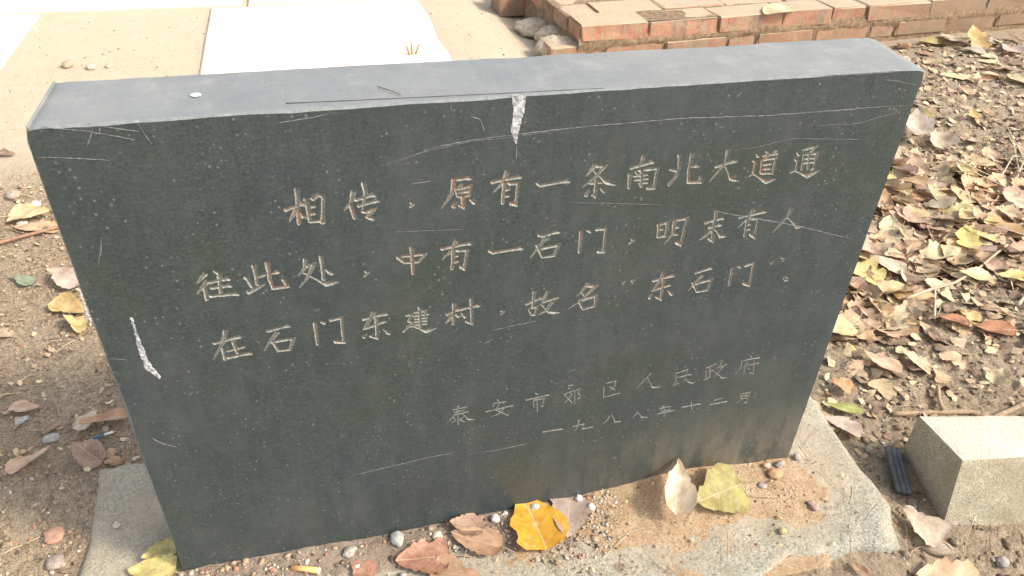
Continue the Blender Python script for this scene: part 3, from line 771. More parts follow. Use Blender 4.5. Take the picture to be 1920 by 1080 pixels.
# mortar bed that fills the joints
v = []; f = []
nu, nv_ = 150, 26
for j in range(nv_+1):
    for i in range(nu+1):
        a = -.004+i/nu*2.76; b = .010+j/nv_*.76
        q = float(fbm(np.array([a*22]), np.array([b*22]), 3, 91)[0]); p = BA+BD*a+BN*b; v.append((p.x, p.y, .1275+.005*q))
W = nu+1
for j in range(nv_):
    for i in range(nu): f.append((j*W+i, j*W+i+1, (j+1)*W+i+1, (j+1)*W+i))
b0 = len(v)       # front skirt, slightly behind the brick faces, bulging where mortar is squeezed out
for k, z in enumerate((.1255, .094, .074, .066, .060, .040, .015, -.03)):
    for i in range(nu+1):
        a = -.004+i/nu*2.76; q = float(fbm(np.array([a*30]), np.array([z*90]), 4, 95)[0])
        p = BA+BD*a+BN*(.008-(.010 if .058 < z < .076 else 0)-.012*q); v.append((p.x, p.y, z))
for k in range(7):
    for i in range(nu): f.append((b0+(k+1)*W+i, b0+(k+1)*W+i+1, b0+k*W+i+1, b0+k*W+i))
b1 = len(v)
for j in range(nv_+1):
    p = BA+BD*.006+BN*(.010+j/nv_*.76); v += [(p.x, p.y, .1255), (p.x, p.y, -.03)]
for j in range(nv_): f.append((b1+2*j, b1+2*j+1, b1+2*j+3, b1+2*j+2))
o = mesh_obj('mortar', v, f, M_MORTAR, bricks, smooth_=True); o.matrix_parent_inverse = Matrix.Translation((-1.9, -1.95, 0))

# ------------------------------------------------------------------ stones and lumps
def rock_mesh(name, sx, sy, sz, seed, sub=3, rough=.22, mat=None, flat=False):
    bm = bmesh.new(); bmesh.ops.create_icosphere(bm, subdivisions=sub, radius=1.)
    for vv in bm.verts:
        p = vv.co.normalized()
        n = float(fbm(np.array([p.x*1.9+seed*3.7+p.z]), np.array([p.y*1.9+p.z*1.6+seed]), 4, seed, .6)[0])
        r = 1+rough*2*n; q = Vector((p.x*sx*r, p.y*sy*r, p.z*sz*r))
        vv.co = q
    me = bpy.data.meshes.new(name); bm.to_mesh(me); bm.free(); me.materials.append(mat or M_PEB)
    me.polygons.foreach_set('use_smooth', [True]*len(me.polygons)); return me
_sd = [100]
def rock(name, x, y, sx, sy, sz, col, label, cat, rz=0., z=None, group=None, tilt=0., rough=.34, mat=None, sub=3):
    _sd[0] += 1; o = bpy.data.objects.new(name, rock_mesh(name, sx, sy, sz, _sd[0], sub, rough, mat)); COL.objects.link(o)
    o.location = (x, y, (top_z(x, y) if z is None else z)+sz*.55); o.rotation_euler = (tilt, 0, rz); o.color = (*col, 1)
    tag(o, label, cat, group); return o
GREY, TANC, RUST, PALE = (.36,.36,.35), (.40,.31,.22), (.40,.20,.13), (.62,.58,.52)
rock('pebble', -.669, .302, .013, .009, .007, (.37,.345,.31), 'rounded pale grey pebble near the rear corner of the footing', 'pebble', .3)
rock('pebble', -.723, .354, .012, .007, .005, (.40,.385,.36), 'small elongated grey pebble beside a flat pinkish leaf', 'pebble', .5)
rock('pebble', -.592, .306, .006, .006, .005, (.42,.35,.31), 'round mauve pebble close behind the blue scrap', 'pebble')
rock('stone', -.626, .105, .013, .015, .006, (.48,.27,.18), 'reddish clay-coloured stone half sunk in gritty soil beside the footing', 'stone', .6)
rock('stone', -.618, .062, .012, .012, .006, (.33,.27,.23), 'dull brown stone below the reddish clay-coloured stone', 'stone')
rock('pebble', -.621, .253, .006, .005, .004, (.55,.48,.34), 'small yellowish pebble by the footing edge', 'pebble')
rock('pebble', -.545, .098, .005, .005, .004, (.60,.55,.48), 'white pebble on the side strip of the footing', 'pebble')
rock('pebble', .407, -.030, .012, .010, .007, (.50,.30,.17), 'orange-brown pebble on the footing near the slab corner', 'pebble', .2)
rock('pebble', .402, -.012, .007, .005, .005, (.50,.34,.24), 'small tan pebble just behind the orange-brown pebble', 'pebble')
rock('pebble', .425, -.014, .009, .006, .006, (.36,.32,.28), 'brownish grey pebble touching the orange-brown pebble', 'pebble')
rock('pebble', .462, -.003, .006, .006, .005, (.38,.34,.30), 'lone grey pebble at the slab foot corner', 'pebble')
rock('pebble', .378, -.044, .007, .006, .003, (.38,.33,.29), 'dull mauve grey pebble in front of the orange-brown pebble', 'pebble')
rock('pebble', .330, -.012, .010, .006, .004, (.62,.47,.33), 'flat peach pebble on the sandy dirt', 'pebble')
rock('pebble', .098, -.006, .006, .006, .005, (.70,.68,.64), 'white pebble against the slab foot', 'pebble')
rock('pebble', .110, -.026, .006, .006, .005, (.70,.66,.62), 'pale round pebble in front of the white pebble', 'pebble')
rock('pebble', .030, -.008, .008, .007, .006, (.44,.43,.39), 'grey pebble between the gold leaf and the slab', 'pebble')
rock('pebble', -.030, -.012, .007, .007, .006, (.70,.64,.60), 'creamy pebble left of the gold leaf', 'pebble')
rock('pebble', .366, -.123, .006, .005, .004, (.55,.40,.20), 'yellow-brown pebble on the bare footing concrete', 'pebble')
rock('pebble', .434, -.093, .006, .010, .004, (.38,.28,.24), 'brown shard stuck to the bare footing concrete', 'pebble', .4)
rock('pebble', -.235, -.020, .010, .008, .006, (.38,.37,.32), 'greenish grey stone chip in the gravel strip', 'pebble', .5)
rock('pebble', -.170, -.014, .009, .012, .007, (.38,.37,.35), 'angular grey stone against the slab foot', 'pebble', .2)
rock('pebble', -.228, -.045, .006, .004, .004, (.74,.74,.62), 'bright cream pebble between cigarette butt and red-brown leaf', 'pebble')
rock('pebble', -.115, -.022, .007, .007, .005, (.66,.60,.42), 'yellowish pebble in the gravel strip', 'pebble')
rock('stone', .598, -.172, .030, .015, .010, (.33,.27,.20), 'flat tan stone between the torn leaf and the lower frame edge', 'stone', -.5, z=-.045, rough=.1)
rock('pebble', .617, .013, .007, .007, .006, (.33,.29,.24), 'round grey pebble beside the pinkish crumpled leaf', 'pebble')
rock('pebble', .690, -.214, .010, .009, .007, (.34,.31,.27), 'brownish stone under the front of the concrete block', 'stone')
rock('pebble', .808, .281, .010, .008, .010, (.44,.40,.36), 'small pale grey stone among leaves below the pile', 'pebble')
M_LUMP = m_plain('dusty_mortar_lump', (.34,.27,.19), (.56,.47,.35), 60, .95, .006)
rock('mortar_lump', .625, 1.80, .075, .06, .040, TANC, 'rounded dusty lump of mortar at the corner of the brick edging', 'mortar lump', z=.012, mat=M_LUMP, sub=4, rough=.15)
rock('mortar_lump', .650, 1.94, .065, .05, .032, TANC, 'smaller cracked lump of mortar behind the rounded one', 'mortar lump', z=.012, mat=M_LUMP, sub=4, rough=.18)
rock('mortar_lump', .63, 2.08, .085, .07, .030, TANC, 'low flat mortar lump spreading onto the path', 'mortar lump', z=.0, mat=M_LUMP, sub=4, rough=.2)
rock('mortar_lump', .74, 2.26, .04, .045, .035, TANC, 'greenish lump of mortar at the frame top by the bricks', 'mortar lump', z=.02, mat=M_LUMP, sub=4, rough=.2)
for (x, y, s, c, lb) in [(-.845,1.06,.014,PALE,'pale stone chip behind the yellow leaf beside the slab'), (-.90,1.10,.018,(.40,.33,.25),'brown stone on the bank beside the slab'),
    (-.80,1.03,.010,(.5,.46,.40),'round grey stone tucked behind the slab side'), (-.86,.99,.012,(.56,.5,.42),'cream stone just above the yellow leaf'),
    (-.93,1.02,.02,(.46,.38,.28),'flat tan stone at the frame edge beside the slab'),(-.815,1.08,.009,(.6,.55,.5),'tiny pale stone on the bank near the slab'),
    (-.93,1.93,.022,(.42,.33,.22),'brown clod on the sand by the path'),(-.86,1.90,.018,(.55,.47,.36),'pale clod on the sand by the path'),(-.81,1.91,.014,(.52,.42,.30),'small tan clod nearest the slab top by the path')]:
    rock('stone', x, y, s, s*.8, s*.55, c, lb, 'stone', random.random()*3)

# concrete block
def block():
    tb = [(.651,-.114,.070),(1.05,-.178,.071),(1.05,-.105,.070),(.648,-.020,.070)]
    bt = [(.643,-.144,-.055),(1.05,-.212,-.055),(1.05,-.085,-.055),(.676,.000,-.055)]
    root = tag(empty('concrete_block', (.8,-.1,-.04)), 'long pale concrete block with a smooth worn top lying beside the footing', 'concrete block')
    bm = bmesh.new(); vb = [bm.verts.new(p) for p in bt]; vt = [bm.verts.new(p) for p in tb]
    bm.faces.new(vb[::-1]); bm.faces.new(vt)
    for k in range(4): bm.faces.new((vb[k], vb[(k+1) % 4], vt[(k+1) % 4], vt[k]))
    for it in range(5): bmesh.ops.subdivide_edges(bm, edges=[e for e in bm.edges if e.calc_length() > .012], cuts=1, use_grid_fill=True)
    bm.normal_update()
    for vv in bm.verts:
        x, y, z = vv.co; n = float(fbm(np.array([x*30+z*17]), np.array([y*30+z*23]), 4, 81)[0]); onedge = sum(1 for fc in vv.link_faces if fc.normal.z > .7) not in (0, len(vv.link_faces))
        vv.co += vv.normal*(.0025*n) - vv.normal*(.0016 + max(0, n)*.004 if onedge else 0)
        if z < -.03: vv.co += vv.normal*.006*n
    bmesh.ops.triangulate(bm, faces=bm.faces[:])
    bm.normal_update(); a = {True: [], False: []}
    idx = {vv: i for i, vv in enumerate(bm.verts)}; co = [vv.co.copy() for vv in bm.verts]
    for fc in bm.faces: a[fc.normal.z > .75].append([idx[q] for q in fc.verts])
    bm.free()
    for key, nm, mt in ((True, 'top_face', M_BLOCK_TOP), (False, 'side_faces', M_BLOCK)):
        us = sorted({k for t in a[key] for k in t}); mp = {k: i for i, k in enumerate(us)}
        o = mesh_obj(nm, [co[k] for k in us], [[mp[k] for k in t] for t in a[key]], mt, root); o.matrix_parent_inverse = Matrix.Translation((-.8,.1,.04))
block()

# ------------------------------------------------------------------ twigs, branches, strips
def tube(name, pts, r0, r1, mat, col=None, parent=None, seg=6, wob=.15):
    P = [Vector(p) for p in pts]; c = []
    for k in range(len(P)-1):
        n = max(2, int((P[k+1]-P[k]).length/.012)); c += [P[k].lerp(P[k+1], j/n) for j in range(n)]
    c.append(P[-1]); n = len(c); v = []; f = []
    for i, p in enumerate(c):
        d = (c[min(i+1, n-1)]-c[max(i-1, 0)]).normalized(); a = d.cross(Vector((0,0,1)))
        a = a.normalized() if a.length > .1 else Vector((1,0,0)); b = a.cross(d); r = (r0+(r1-r0)*i/(n-1))*random.uniform(1-wob, 1+wob)
        for s in range(seg): v.append(p+(a*math.cos(s*2*math.pi/seg)+b*math.sin(s*2*math.pi/seg))*r)
    for i in range(n-1):
        for s in range(seg): s2 = (s+1) % seg; f.append((i*seg+s, i*seg+s2, (i+1)*seg+s2, (i+1)*seg+s))
    f.append(tuple(range(seg))[::-1]); f.append(tuple((n-1)*seg+s for s in range(seg)))
    o = mesh_obj(name, v, f, mat, parent, smooth_=True)
    if col: o.color = (*col, 1)
    return o
def g3(l, dz): return [(x, y, Hs(x, y)+dz) for x, y in l]
BR = (.40,.29,.19)
root = tag(empty('branch', (.79,.05,-.02)), 'long grey-brown branch with a short upright stub lying behind the concrete block', 'branch')
for pts, r0, r1, nm in ((g3([(.70,.067),(.771,.060),(.849,.046),(.876,.026),(.943,.037),(1.05,.06)], .006), .0045, .0055, 'stem'), (g3([(.792,.055),(.800,.075),(.815,.10)], .010), .0045, .0035, 'stub')):
    o = tube(nm, pts, r0, r1, M_TWIG, BR, root); o.matrix_parent_inverse = Matrix.Translation((-.79,-.05,.02))
tag(tube('branch', g3([(.90,.315),(.98,.335),(1.045,.346),(1.127,.379),(1.204,.416),(1.26,.44)], .022), .0035, .0025, M_TWIG, (.50,.39,.27)), 'thin tan branch crossing the lower edge of the leaf pile', 'branch')
tag(tube('stick', g3([(.997,.345),(.962,.30),(.924,.255)], .016), .0028, .0022, M_TWIG, (.62,.54,.42)), 'straight pale stick standing out of the litter below the pile', 'stick')
tag(tube('branch', g3([(1.13,.26),(1.25,.33),(1.38,.39)], .012), .004, .003, M_TWIG, (.42,.36,.28)), 'weathered grey branch at the frame edge below the pile', 'branch')
tag(tube('twig', g3([(-.95,.885),(-.886,.908),(-.839,.924),(-.76,.95)], .010), .0042, .0034, M_TWIG, (.36,.21,.14)), 'reddish brown twig running behind the slab side', 'twig')
tag(tube('twig', [(-.1488,.0396,.6334),(-.1440,.0335,.6336),(-.1365,.0255,.6336),(-.1299,.0163,.6333)], .0005, .0004, M_TWIG, (.16,.11,.07)), 'thin dark twig lying on top of the slab', 'twig')
tag(tube('hairline_groove', [(-.235, .0157, .6323), (-.106, .0097, .6321), (-.0234, .0062, .6321), (.070, .0030, .6320)], .0004, .0002, m_plain('dark_line', (.05,.055,.055), (.11,.11,.11)), None, stone, 4, .3), None).matrix_parent_inverse = Matrix.Translation((0, -.05, 0))
sp = tag(empty('dry_sprig', (.129,1.86,0)), 'tiny dry three-pronged sprig standing behind the slab', 'sprig')
for a, b in (((.115,1.85,.05),'prong'), ((.133,1.86,.062),'prong'), ((.158,1.85,.055),'prong')):
    o = tube(b, [(.132,1.85,-.01), (.134+(a[0]-.134)*.5, 1.853, .022), a], .004, .003, M_TWIG, (.42,.28,.12), sp); o.matrix_parent_inverse = Matrix.Translation((-.129,-1.86,0))
for k, (l, c) in enumerate([([(1.42,.775),(1.455,.79),(1.50,.80)],0), ([(1.49,.72),(1.60,.80),(1.70,.83)],0), ([(1.35,.82),(1.42,.74),(1.50,.66)],0), ([(1.50,.68),(1.62,.78),(1.80,1.02)],1), ([(1.55,.70),(1.66,.86),(1.78,1.00)],1), ([(1.30,.86),(1.42,.80),(1.52,.70)],0)]):
    tag(tube('grass_stem', [(x, y, Hs(x, y)+.012+.03*(i == 1)) for i, (x, y) in enumerate(l)], .0022, .0012, M_TWIG, (.55,.46,.32)), ['short dry grass stem behind the white crumpled leaf', 'long dry stem lying along the rear edge of the leaf pile', 'dry stem running down into the leaf pile', 'tall dry stem reaching from the pile to the soil ridge', 'dry stem crossing the tall one above the pile', 'dry stem lying flat in the dark hollow near the slab'][k], 'grass stem')

# rubber strip, cigarette butt, blue scrap, dropping
M_RUB = m_plain('perished_black_rubber', (.045,.048,.048), (.11,.115,.115), 90, .55, .001, .5)
rb = tag(empty('rubber_strip', (.63,-.04,-.03)), 'short ribbed black rubber piece in the gap between footing and block', 'rubber strip')
a0, a1 = Vector((.648,-.003,-.028)), Vector((.612,-.083,-.034)); dr = (a1-a0).normalized(); sd = dr.cross(Vector((0,0,1))).normalized()
for k, off in enumerate((-.0078, 0, .0078)):
    o = tube('rib', [a0+sd*off+Vector((0,0,.004)), a0.lerp(a1,.5)+sd*off*1.05+Vector((0,0,.005)), a1+sd*off+Vector((0,0,.004))], .0052, .0050, M_RUB, None, rb, 8, .04); o.matrix_parent_inverse = Matrix.Translation((-.63,.04,.03))
bt_ = tag(empty('cigarette_butt', (-.29,-.036,.008)), 'orange filter cigarette butt on the gravel strip', 'cigarette butt')
zc = top_z(-.29,-.036)+.005
for nm, p0, p1, mt in (('filter', (-.311,-.028,zc), (-.279,-.041,zc+.001), m_plain('orange_filter_paper', (.70,.36,.13), (.80,.47,.20), 300, .7)), ('paper', (-.279,-.041,zc+.001), (-.2755,-.0425,zc+.001), m_plain('cream_paper', (.75,.70,.55), (.85,.80,.66), 300, .7))):
    o = tube(nm, [p0, p1], .0040, .0040, mt, None, bt_, 10, .02); o.matrix_parent_inverse = Matrix.Translation((.29,.036,-.008))
bs = tag(empty('blue_scrap', (-.59,.287,0)), 'bright blue plastic scrap with a white end beside the grey pebble', 'plastic scrap')
zb = Hs(-.59,.287)+.008
for nm, p0, p1, mt in (('blue_end', (-.606,.283,zb), (-.590,.288,zb+.001), m_plain('blue_plastic', (.03,.12,.22), (.06,.20,.32), 90, .4)), ('white_end', (-.590,.288,zb+.001), (-.578,.292,zb), m_plain('white_plastic', (.6,.6,.55), (.8,.8,.75), 90, .4))):
    o = tube(nm, [p0, p1], .0026, .0022, mt, None, bs, 6, .1); o.matrix_parent_inverse = Matrix.Translation((.59,-.287,0))
M_WHT = m_plain('chalk_white', (.80,.80,.80), (.90,.90,.90), 200, .8)
rock('bird_dropping', -.315, .0473, .0050, .0042, .0007, PALE, 'small white spot on the flat top of the slab', 'bird dropping', z=.6328, mat=M_WHT, rough=.1)

# ------------------------------------------------------------------ leaves
def leaf_mesh(seed, wr=.85, curl=.4, serr=.035, torn=False):
    """leaf of length 1 along +y from the stalk, centred on x"""
    r = random.Random(seed); nt, ns = 14, 5; v = []; f = []; uvs = []
    sh = r.uniform(.5, .68); skew = r.uniform(-.12, .12); cl = curl*r.uniform(.7, 1.2); ph = r.uniform(0, 6.28); lift = r.uniform(-.3, .5)*curl
    bite = [(r.uniform(.2, .9), r.choice((-1, 1)), r.uniform(.12, .4), r.uniform(.05, .12)) for _ in range(r.choice((1, 2, 3)) if torn is False else 5)]
    for i in range(nt+1):
        t = i/nt
        w = .5*wr*(math.sin(math.pi*t**sh)**.7)*(1-.12*t) if 0 < t < 1 else .0
        for j in range(-ns, ns+1):
            s = j/ns; ww = w
            if abs(j) == ns: ww = w*(1+serr*(r.uniform(-1, 1)*2.2 + (1.3 if i % 2 else -1.3)))
            for bt, bs_, bd, bw in bite:
                if (s > 0) == (bs_ > 0): ww *= 1-bd*math.exp(-((t-bt)/bw)**2)*abs(s)
            x = s*ww + skew*math.sin(t*math.pi)*.3
            y = t + .05*abs(s)*(1-t)*(-1)*(1 if t < .3 else 0)
            z = cl*(.55*ww*ww*s*s*4/(wr+.1)*.6) + lift*(t-.4)**2*.8 + .035*curl*math.sin(t*9+ph+s*2.5) + .05*curl*s*math.sin(t*5+ph*2) - .02*(1-abs(s))
            v.append((x, y, z)); uvs.append((.5+s*w/max(wr, .01), t))
    W = 2*ns+1
    for i in range(nt):
        for j in range(W-1): f.append((i*W+j, i*W+j+1, (i+1)*W+j+1, (i+1)*W+j))
    b = len(v); k = r.uniform(-.15, .15); sl = r.uniform(.25, .5)     # stalk
    for i in range(4):
        t = i/3
        for dx, dz in ((-.011, 0), (.011, 0), (0, .016)): v.append((dx+k*t*t, .02-sl*t, dz-.02+.05*t*curl)); uvs.append((.5, .0))
    for i in range(3):
        for q in range(3): q2 = (q+1) % 3; f.append((b+i*3+q, b+i*3+q2, b+(i+1)*3+q2, b+(i+1)*3+q))
    me = bpy.data.meshes.new('leaf'); me.from_pydata(v, [], f); ul = me.uv_layers.new(name='UVMap')
    for lp in me.loops: ul.data[lp.index].uv = uvs[lp.vertex_index]
    me.materials.append(M_LEAF); me.polygons.foreach_set('use_smooth', [True]*len(me.polygons)); me.update(); return me
LC = dict(gold=(.66,.36,.03), mauve=(.40,.32,.265), brown=(.46,.29,.18), brown2=(.36,.24,.17), redbrown=(.44,.235,.16), cream=(.62,.53,.39),
          olive=(.36,.32,.11), pinkgrey=(.52,.43,.36), green=(.38,.42,.12), orange=(.60,.34,.16), pink=(.62,.43,.30), mauvecream=(.54,.44,.34),
          peach=(.60,.42,.26), paleyellow=(.66,.56,.33), ochre=(.66,.47,.20), grey=(.34,.32,.28), grey2=(.40,.35,.29), yellowpale=(.72,.58,.32),
          yellowgreen=(.60,.52,.20), greengrey=(.26,.32,.22), rust=(.34,.15,.07), lemon=(.66,.58,.20))
HERO = [
(0.0261, -0.0765, 0.0137, 0.0118, 0.98, 'gold', 4, 0.25, 0.004, 'golden yellow leaf with green spots lying flat in front of the slab foot'),
(0.087, 0.0009, 0.0597, -0.0684, 0.85, 'mauve', 3, 0.2, 0.004, 'greyish mauve dry leaf beside the golden yellow leaf'),
(-0.0336, -0.059, -0.096, -0.024, 0.62, 'brown', 8, 0.35, 0.005, 'small brown pointed leaf touching the golden leaf on the gravel'),
(-0.0503, -0.0222, -0.0967, -0.0115, 0.9, 'brown2', 10, 0.5, 0.003, 'curled reddish brown leaf half under the small brown pointed leaf'),
(-0.1066, -0.056, -0.177, -0.0481, 0.85, 'redbrown', 6, 0.3, 0.004, 'broad red-brown leaf with a dark stalk lying on the gravel strip'),
(-0.13, -0.0718, -0.0682, -0.1011, 0.75, 'brown', 5, 0.3, 0.003, 'light brown leaf cut by the lower frame edge below the gravel strip'),
(-0.2091, -0.0647, -0.2347, -0.0372, 0.9, 'redbrown', 5, 0.3, 0.003, 'rusty leaf fragment at the lower frame edge by the cigarette butt'),
(0.2172, -0.077, 0.2468, 0.0028, 0.55, 'cream', 34, 0.9, 0.012, 'cream white crumpled leaf standing up on the sandy dirt'),
(0.3373, -0.0441, 0.2576, -0.0608, 0.98, 'olive', 30, 0.35, 0.016, 'olive yellow-green leaf tilted up on the sandy dirt and casting a shadow'),
(0.6141, 0.0359, 0.5681, 0.0777, 0.72, 'pinkgrey', 6, 0.4, 0.008, 'pale pinkish grey crumpled leaf behind the right corner of the footing'),
(0.6397, 0.0726, 0.5829, 0.1036, 0.32, 'green', 8, 0.2, 0.014, 'narrow fresh green leaf near the edge of the slab'),
(0.647, 0.1181, 0.6196, 0.1451, 0.8, 'orange', 20, 0.8, 0.01, 'small orange curled leaf just above the narrow green leaf'),
(0.7546, 0.1332, 0.711, 0.1918, 0.62, 'pink', 16, 0.5, 0.016, 'large flesh pink bent leaf below the leaf pile'),
(0.6102, -0.1726, 0.5833, -0.1124, 0.95, 'mauvecream', 12, 0.4, 0.012, 'mauve and cream torn leaf between the footing and the concrete block'),
(0.6057, -0.2593, 0.5237, -0.2181, 0.85, 'peach', 8, 0.4, 0.008, 'big peach brown leaf at the bottom by the concrete block'),
(0.4438, -0.1841, 0.4577, -0.2132, 0.5, 'brown', 8, 0.5, 0.006, 'small folded brown leaf on soil off the footing front corner'),
(1.9849, 1.3875, 1.8987, 1.4415, 0.62, 'paleyellow', 6, 0.2, 0.006, 'large pale yellow leaf on bare soil beside the slab top corner'),
(2.1602, 1.7356, 2.0527, 1.7517, 0.55, 'olive', 6, 0.2, 0.006, 'yellow-green leaf lying at the foot of the brick edging'),
(2.2074, 1.4972, 2.1515, 1.5499, 0.8, 'paleyellow', 6, 0.3, 0.006, 'pale yellow leaf farther from the slab among grey leaves'),
(2.2589, 1.6484, 2.3274, 1.8261, 0.6, 'ochre', 18, 0.5, 0.01, 'ochre leaf leaning at the bottom of the brick edging'),
(2.1616, 1.3192, 2.1522, 1.4108, 0.8, 'paleyellow', 6, 0.3, 0.006, 'cream leaf cut by the frame edge on the bare soil'),
(2.2536, 1.7717, 2.1422, 1.7018, 0.9, 'cream', 10, 0.5, 0.006, 'tiny cream leaf beside the yellow-green leaf'),
(2.3832, 1.7148, 2.2896, 1.704, 0.6, 'grey', 8, 0.5, 0.006, 'grey leaf next to the ochre leaf'),
(2.2459, 1.615, 2.1582, 1.6518, 0.6, 'grey2', 8, 0.5, 0.006, 'grey-brown leaf between the ochre and pale yellow leaves'),
(2.4106, 1.6493, 2.264, 1.5548, 0.7, 'pinkgrey', 8, 0.5, 0.006, 'pinkish grey leaf near the frame edge under the bricks'),
(1.8532, 1.2425, 1.8606, 1.2957, 0.8, 'peach', 10, 0.5, 0.005, 'tiny peach leaf scrap below the large pale yellow leaf'),
(2.0106, 1.6281, 1.9909, 1.6831, 0.6, 'brown', 8, 0.5, 0.004, 'small tan leaf scrap beside the slab top corner'),
(1.6839, 1.1915, 1.688, 1.2291, 0.6, 'cream', 8, 0.4, 0.004, 'cream leaf scrap on the soil ridge'),
(1.5318, 0.9588, 1.564, 1.044, 0.9, 'cream', 20, 0.8, 0.008, 'white crumpled leaf on the dark soil above the pile'),
(1.4714, 1.0025, 1.5968, 1.1892, 0.55, 'pinkgrey', 10, 0.4, 0.006, 'pinkish leaf pressed against the upper side of the slab'),
(1.58, 1.1033, 1.6027, 1.1716, 0.7, 'olive', 10, 0.4, 0.006, 'tiny yellow-green scrap by the upper side of the slab'),
(1.8096, 1.0949, 1.8027, 1.137, 0.7, 'peach', 8, 0.4, 0.006, 'peach scrap on the soil ridge above the pile'),
(1.7369, 1.0836, 1.7619, 1.1358, 0.7, 'ochre', 8, 0.4, 0.006, 'tan scrap beside the peach scrap above the pile'),
(-0.8883, 1.0163, -0.8004, 1.0061, 0.8, 'yellowpale', 8, 0.35, 0.014, 'pale yellow leaf resting on another beside the slab'),
(-0.7785, 0.9462, -0.8716, 0.9692, 0.5, 'peach', 6, 0.35, 0.006, 'peach leaf under the pale yellow leaf'),
(-0.6969, 0.7206, -0.7551, 0.7643, 0.8, 'pinkgrey', 14, 0.5, 0.01, 'pinkish pale leaf curling beside the slab halfway down'),
(-0.7323, 0.6771, -0.6702, 0.6131, 0.6, 'ochre', 12, 0.4, 0.008, 'yellow ochre leaf tucked against the slab side'),
(-0.7437, 0.3871, -0.696, 0.3691, 0.62, 'pink', 6, 0.25, 0.006, 'flat pinkish brown leaf on the gravelly soil'),
(-0.6277, 0.3034, -0.6076, 0.3434, 0.7, 'cream', 14, 0.3, 0.012, 'small buff leaf above the blue scrap'),
(-0.559, 0.3223, -0.6256, 0.2967, 0.3, 'brown', 14, 0.6, 0.01, 'narrow brown curled leaf against the slab beside the buff leaf'),
(-0.7168, 0.2425, -0.661, 0.2752, 0.45, 'pink', 14, 0.4, 0.01, 'pinkish brown ragged leaf on the soil beside the footing'),
(-0.6833, 0.3135, -0.6566, 0.3263, 0.6, 'brown2', 8, 0.5, 0.006, 'dull brown leaf beside the round grey pebble'),
(-0.558, 0.221, -0.5904, 0.2391, 0.4, 'brown', 8, 0.5, 0.008, 'tan leaf sliver at the rear corner of the footing'),
(-0.5857, 0.2291, -0.6297, 0.2696, 0.8, 'brown2', 14, 0.7, 0.006, 'dull brown crumpled leaf at the rear corner of the footing'),
(-0.5689, 0.25, -0.5851, 0.2318, 0.6, 'peach', 14, 0.7, 0.01, 'rolled peach leaf at the rear corner of the footing'),
(-0.4634, 0.0389, -0.5024, 0.0252, 0.9, 'yellowgreen', 8, 0.4, 0.008, 'large torn yellow leaf on the footing near the slab corner'),
(-0.461, -0.0006, -0.5186, 0.0153, 0.8, 'yellowgreen', 8, 0.4, 0.004, 'yellow-green leaf below the torn yellow leaf'),
(-0.789, 0.7453, -0.8341, 0.777, 0.4, 'greengrey', 8, 0.4, 0.006, 'greyish green leaf sliver by the pinkish pale leaf'),
(-0.9833, 1.3265, -0.9365, 1.3001, 0.6, 'brown2', 8, 0.4, 0.006, 'brown leaf at the frame edge beside the upper slab'),
(1.4903, 1.8165, 1.3404, 1.7479, 0.8, 'paleyellow', 0, 0.2, 0.14, 'bright pale yellow leaf lying on top of the brick edging'),
(1.0623, 0.1957, 0.9802, 0.2166, 0.4, 'rust', 10, 0.5, 0.01, 'rust red narrow leaf at the lower edge of the pile'),
(0.9898, 0.229, 0.9249, 0.2565, 0.5, 'rust', 10, 0.5, 0.012, 'dark rust leaf with a ragged edge below the pile'),
(1.2391, 0.3376, 1.1662, 0.3566, 0.6, 'yellowgreen', 8, 0.3, 0.014, 'long mustard yellow leaf at the frame edge of the pile'),
(1.1545, 0.359, 1.0703, 0.3724, 0.35, 'paleyellow', 10, 0.4, 0.014, 'narrow pale leaf with a raised edge below the pile'),
(1.2496, 0.4648, 1.2093, 0.5195, 0.55, 'lemon', 12, 0.2, 0.035, 'lemon yellow leaf on top of the leaf pile'),
(1.1767, 0.4579, 1.2223, 0.5252, 0.7, 'lemon', 10, 0.2, 0.03, 'small lemon yellow leaf beside the larger lemon leaf'),
(0.9658, 0.4036, 0.9216, 0.4667, 0.6, 'cream', 16, 0.4, 0.035, 'long creamy leaf lying across the front of the leaf pile'),
(0.754, 0.2289, 0.7419, 0.2979, 0.7, 'peach', 8, 0.4, 0.01, 'flat tan jagged leaf against the slab below the pile')]
for k, (bx, by, tx, ty, wr, c, ti, cu, z, lab) in enumerate(HERO):
    L = math.hypot(tx-bx, ty-by); L = min(max(L, .02), .14)
    o = bpy.data.objects.new('leaf', leaf_mesh(500+k, max(wr, .5) if c != 'green' else wr, cu*.8+.1, .018 if c == 'gold' else .035, c in ('mauvecream', 'pink', 'yellowgreen'))); COL.objects.link(o)
    base = max(top_z(bx, by), top_z((bx+tx)/2, (by+ty)/2), top_z(tx, ty)) if z < .1 else .130
    o.location = (bx, by, base + (.004 if z < .1 else .003) + (z-.004 if z < .1 else 0)*.6)
    az = math.atan2(ty-by, tx-bx)-math.pi/2
    rx = math.radians(ti)*(1 if k % 2 else .35); ry = math.radians(ti)*(-.5 if k % 3 else .5)
    if c == 'olive' and ti > 25: rx, ry = .05, -.38
    if c == 'cream' and ti > 25: rx, ry = .30, .25
    o.rotation_euler = (Matrix.Rotation(az, 3, 'Z') @ Euler((rx, ry, 0)).to_matrix()).to_euler()
    o.scale = (L, L, L); o.color = (*LC[c], 1); tag(o, lab, 'leaf')

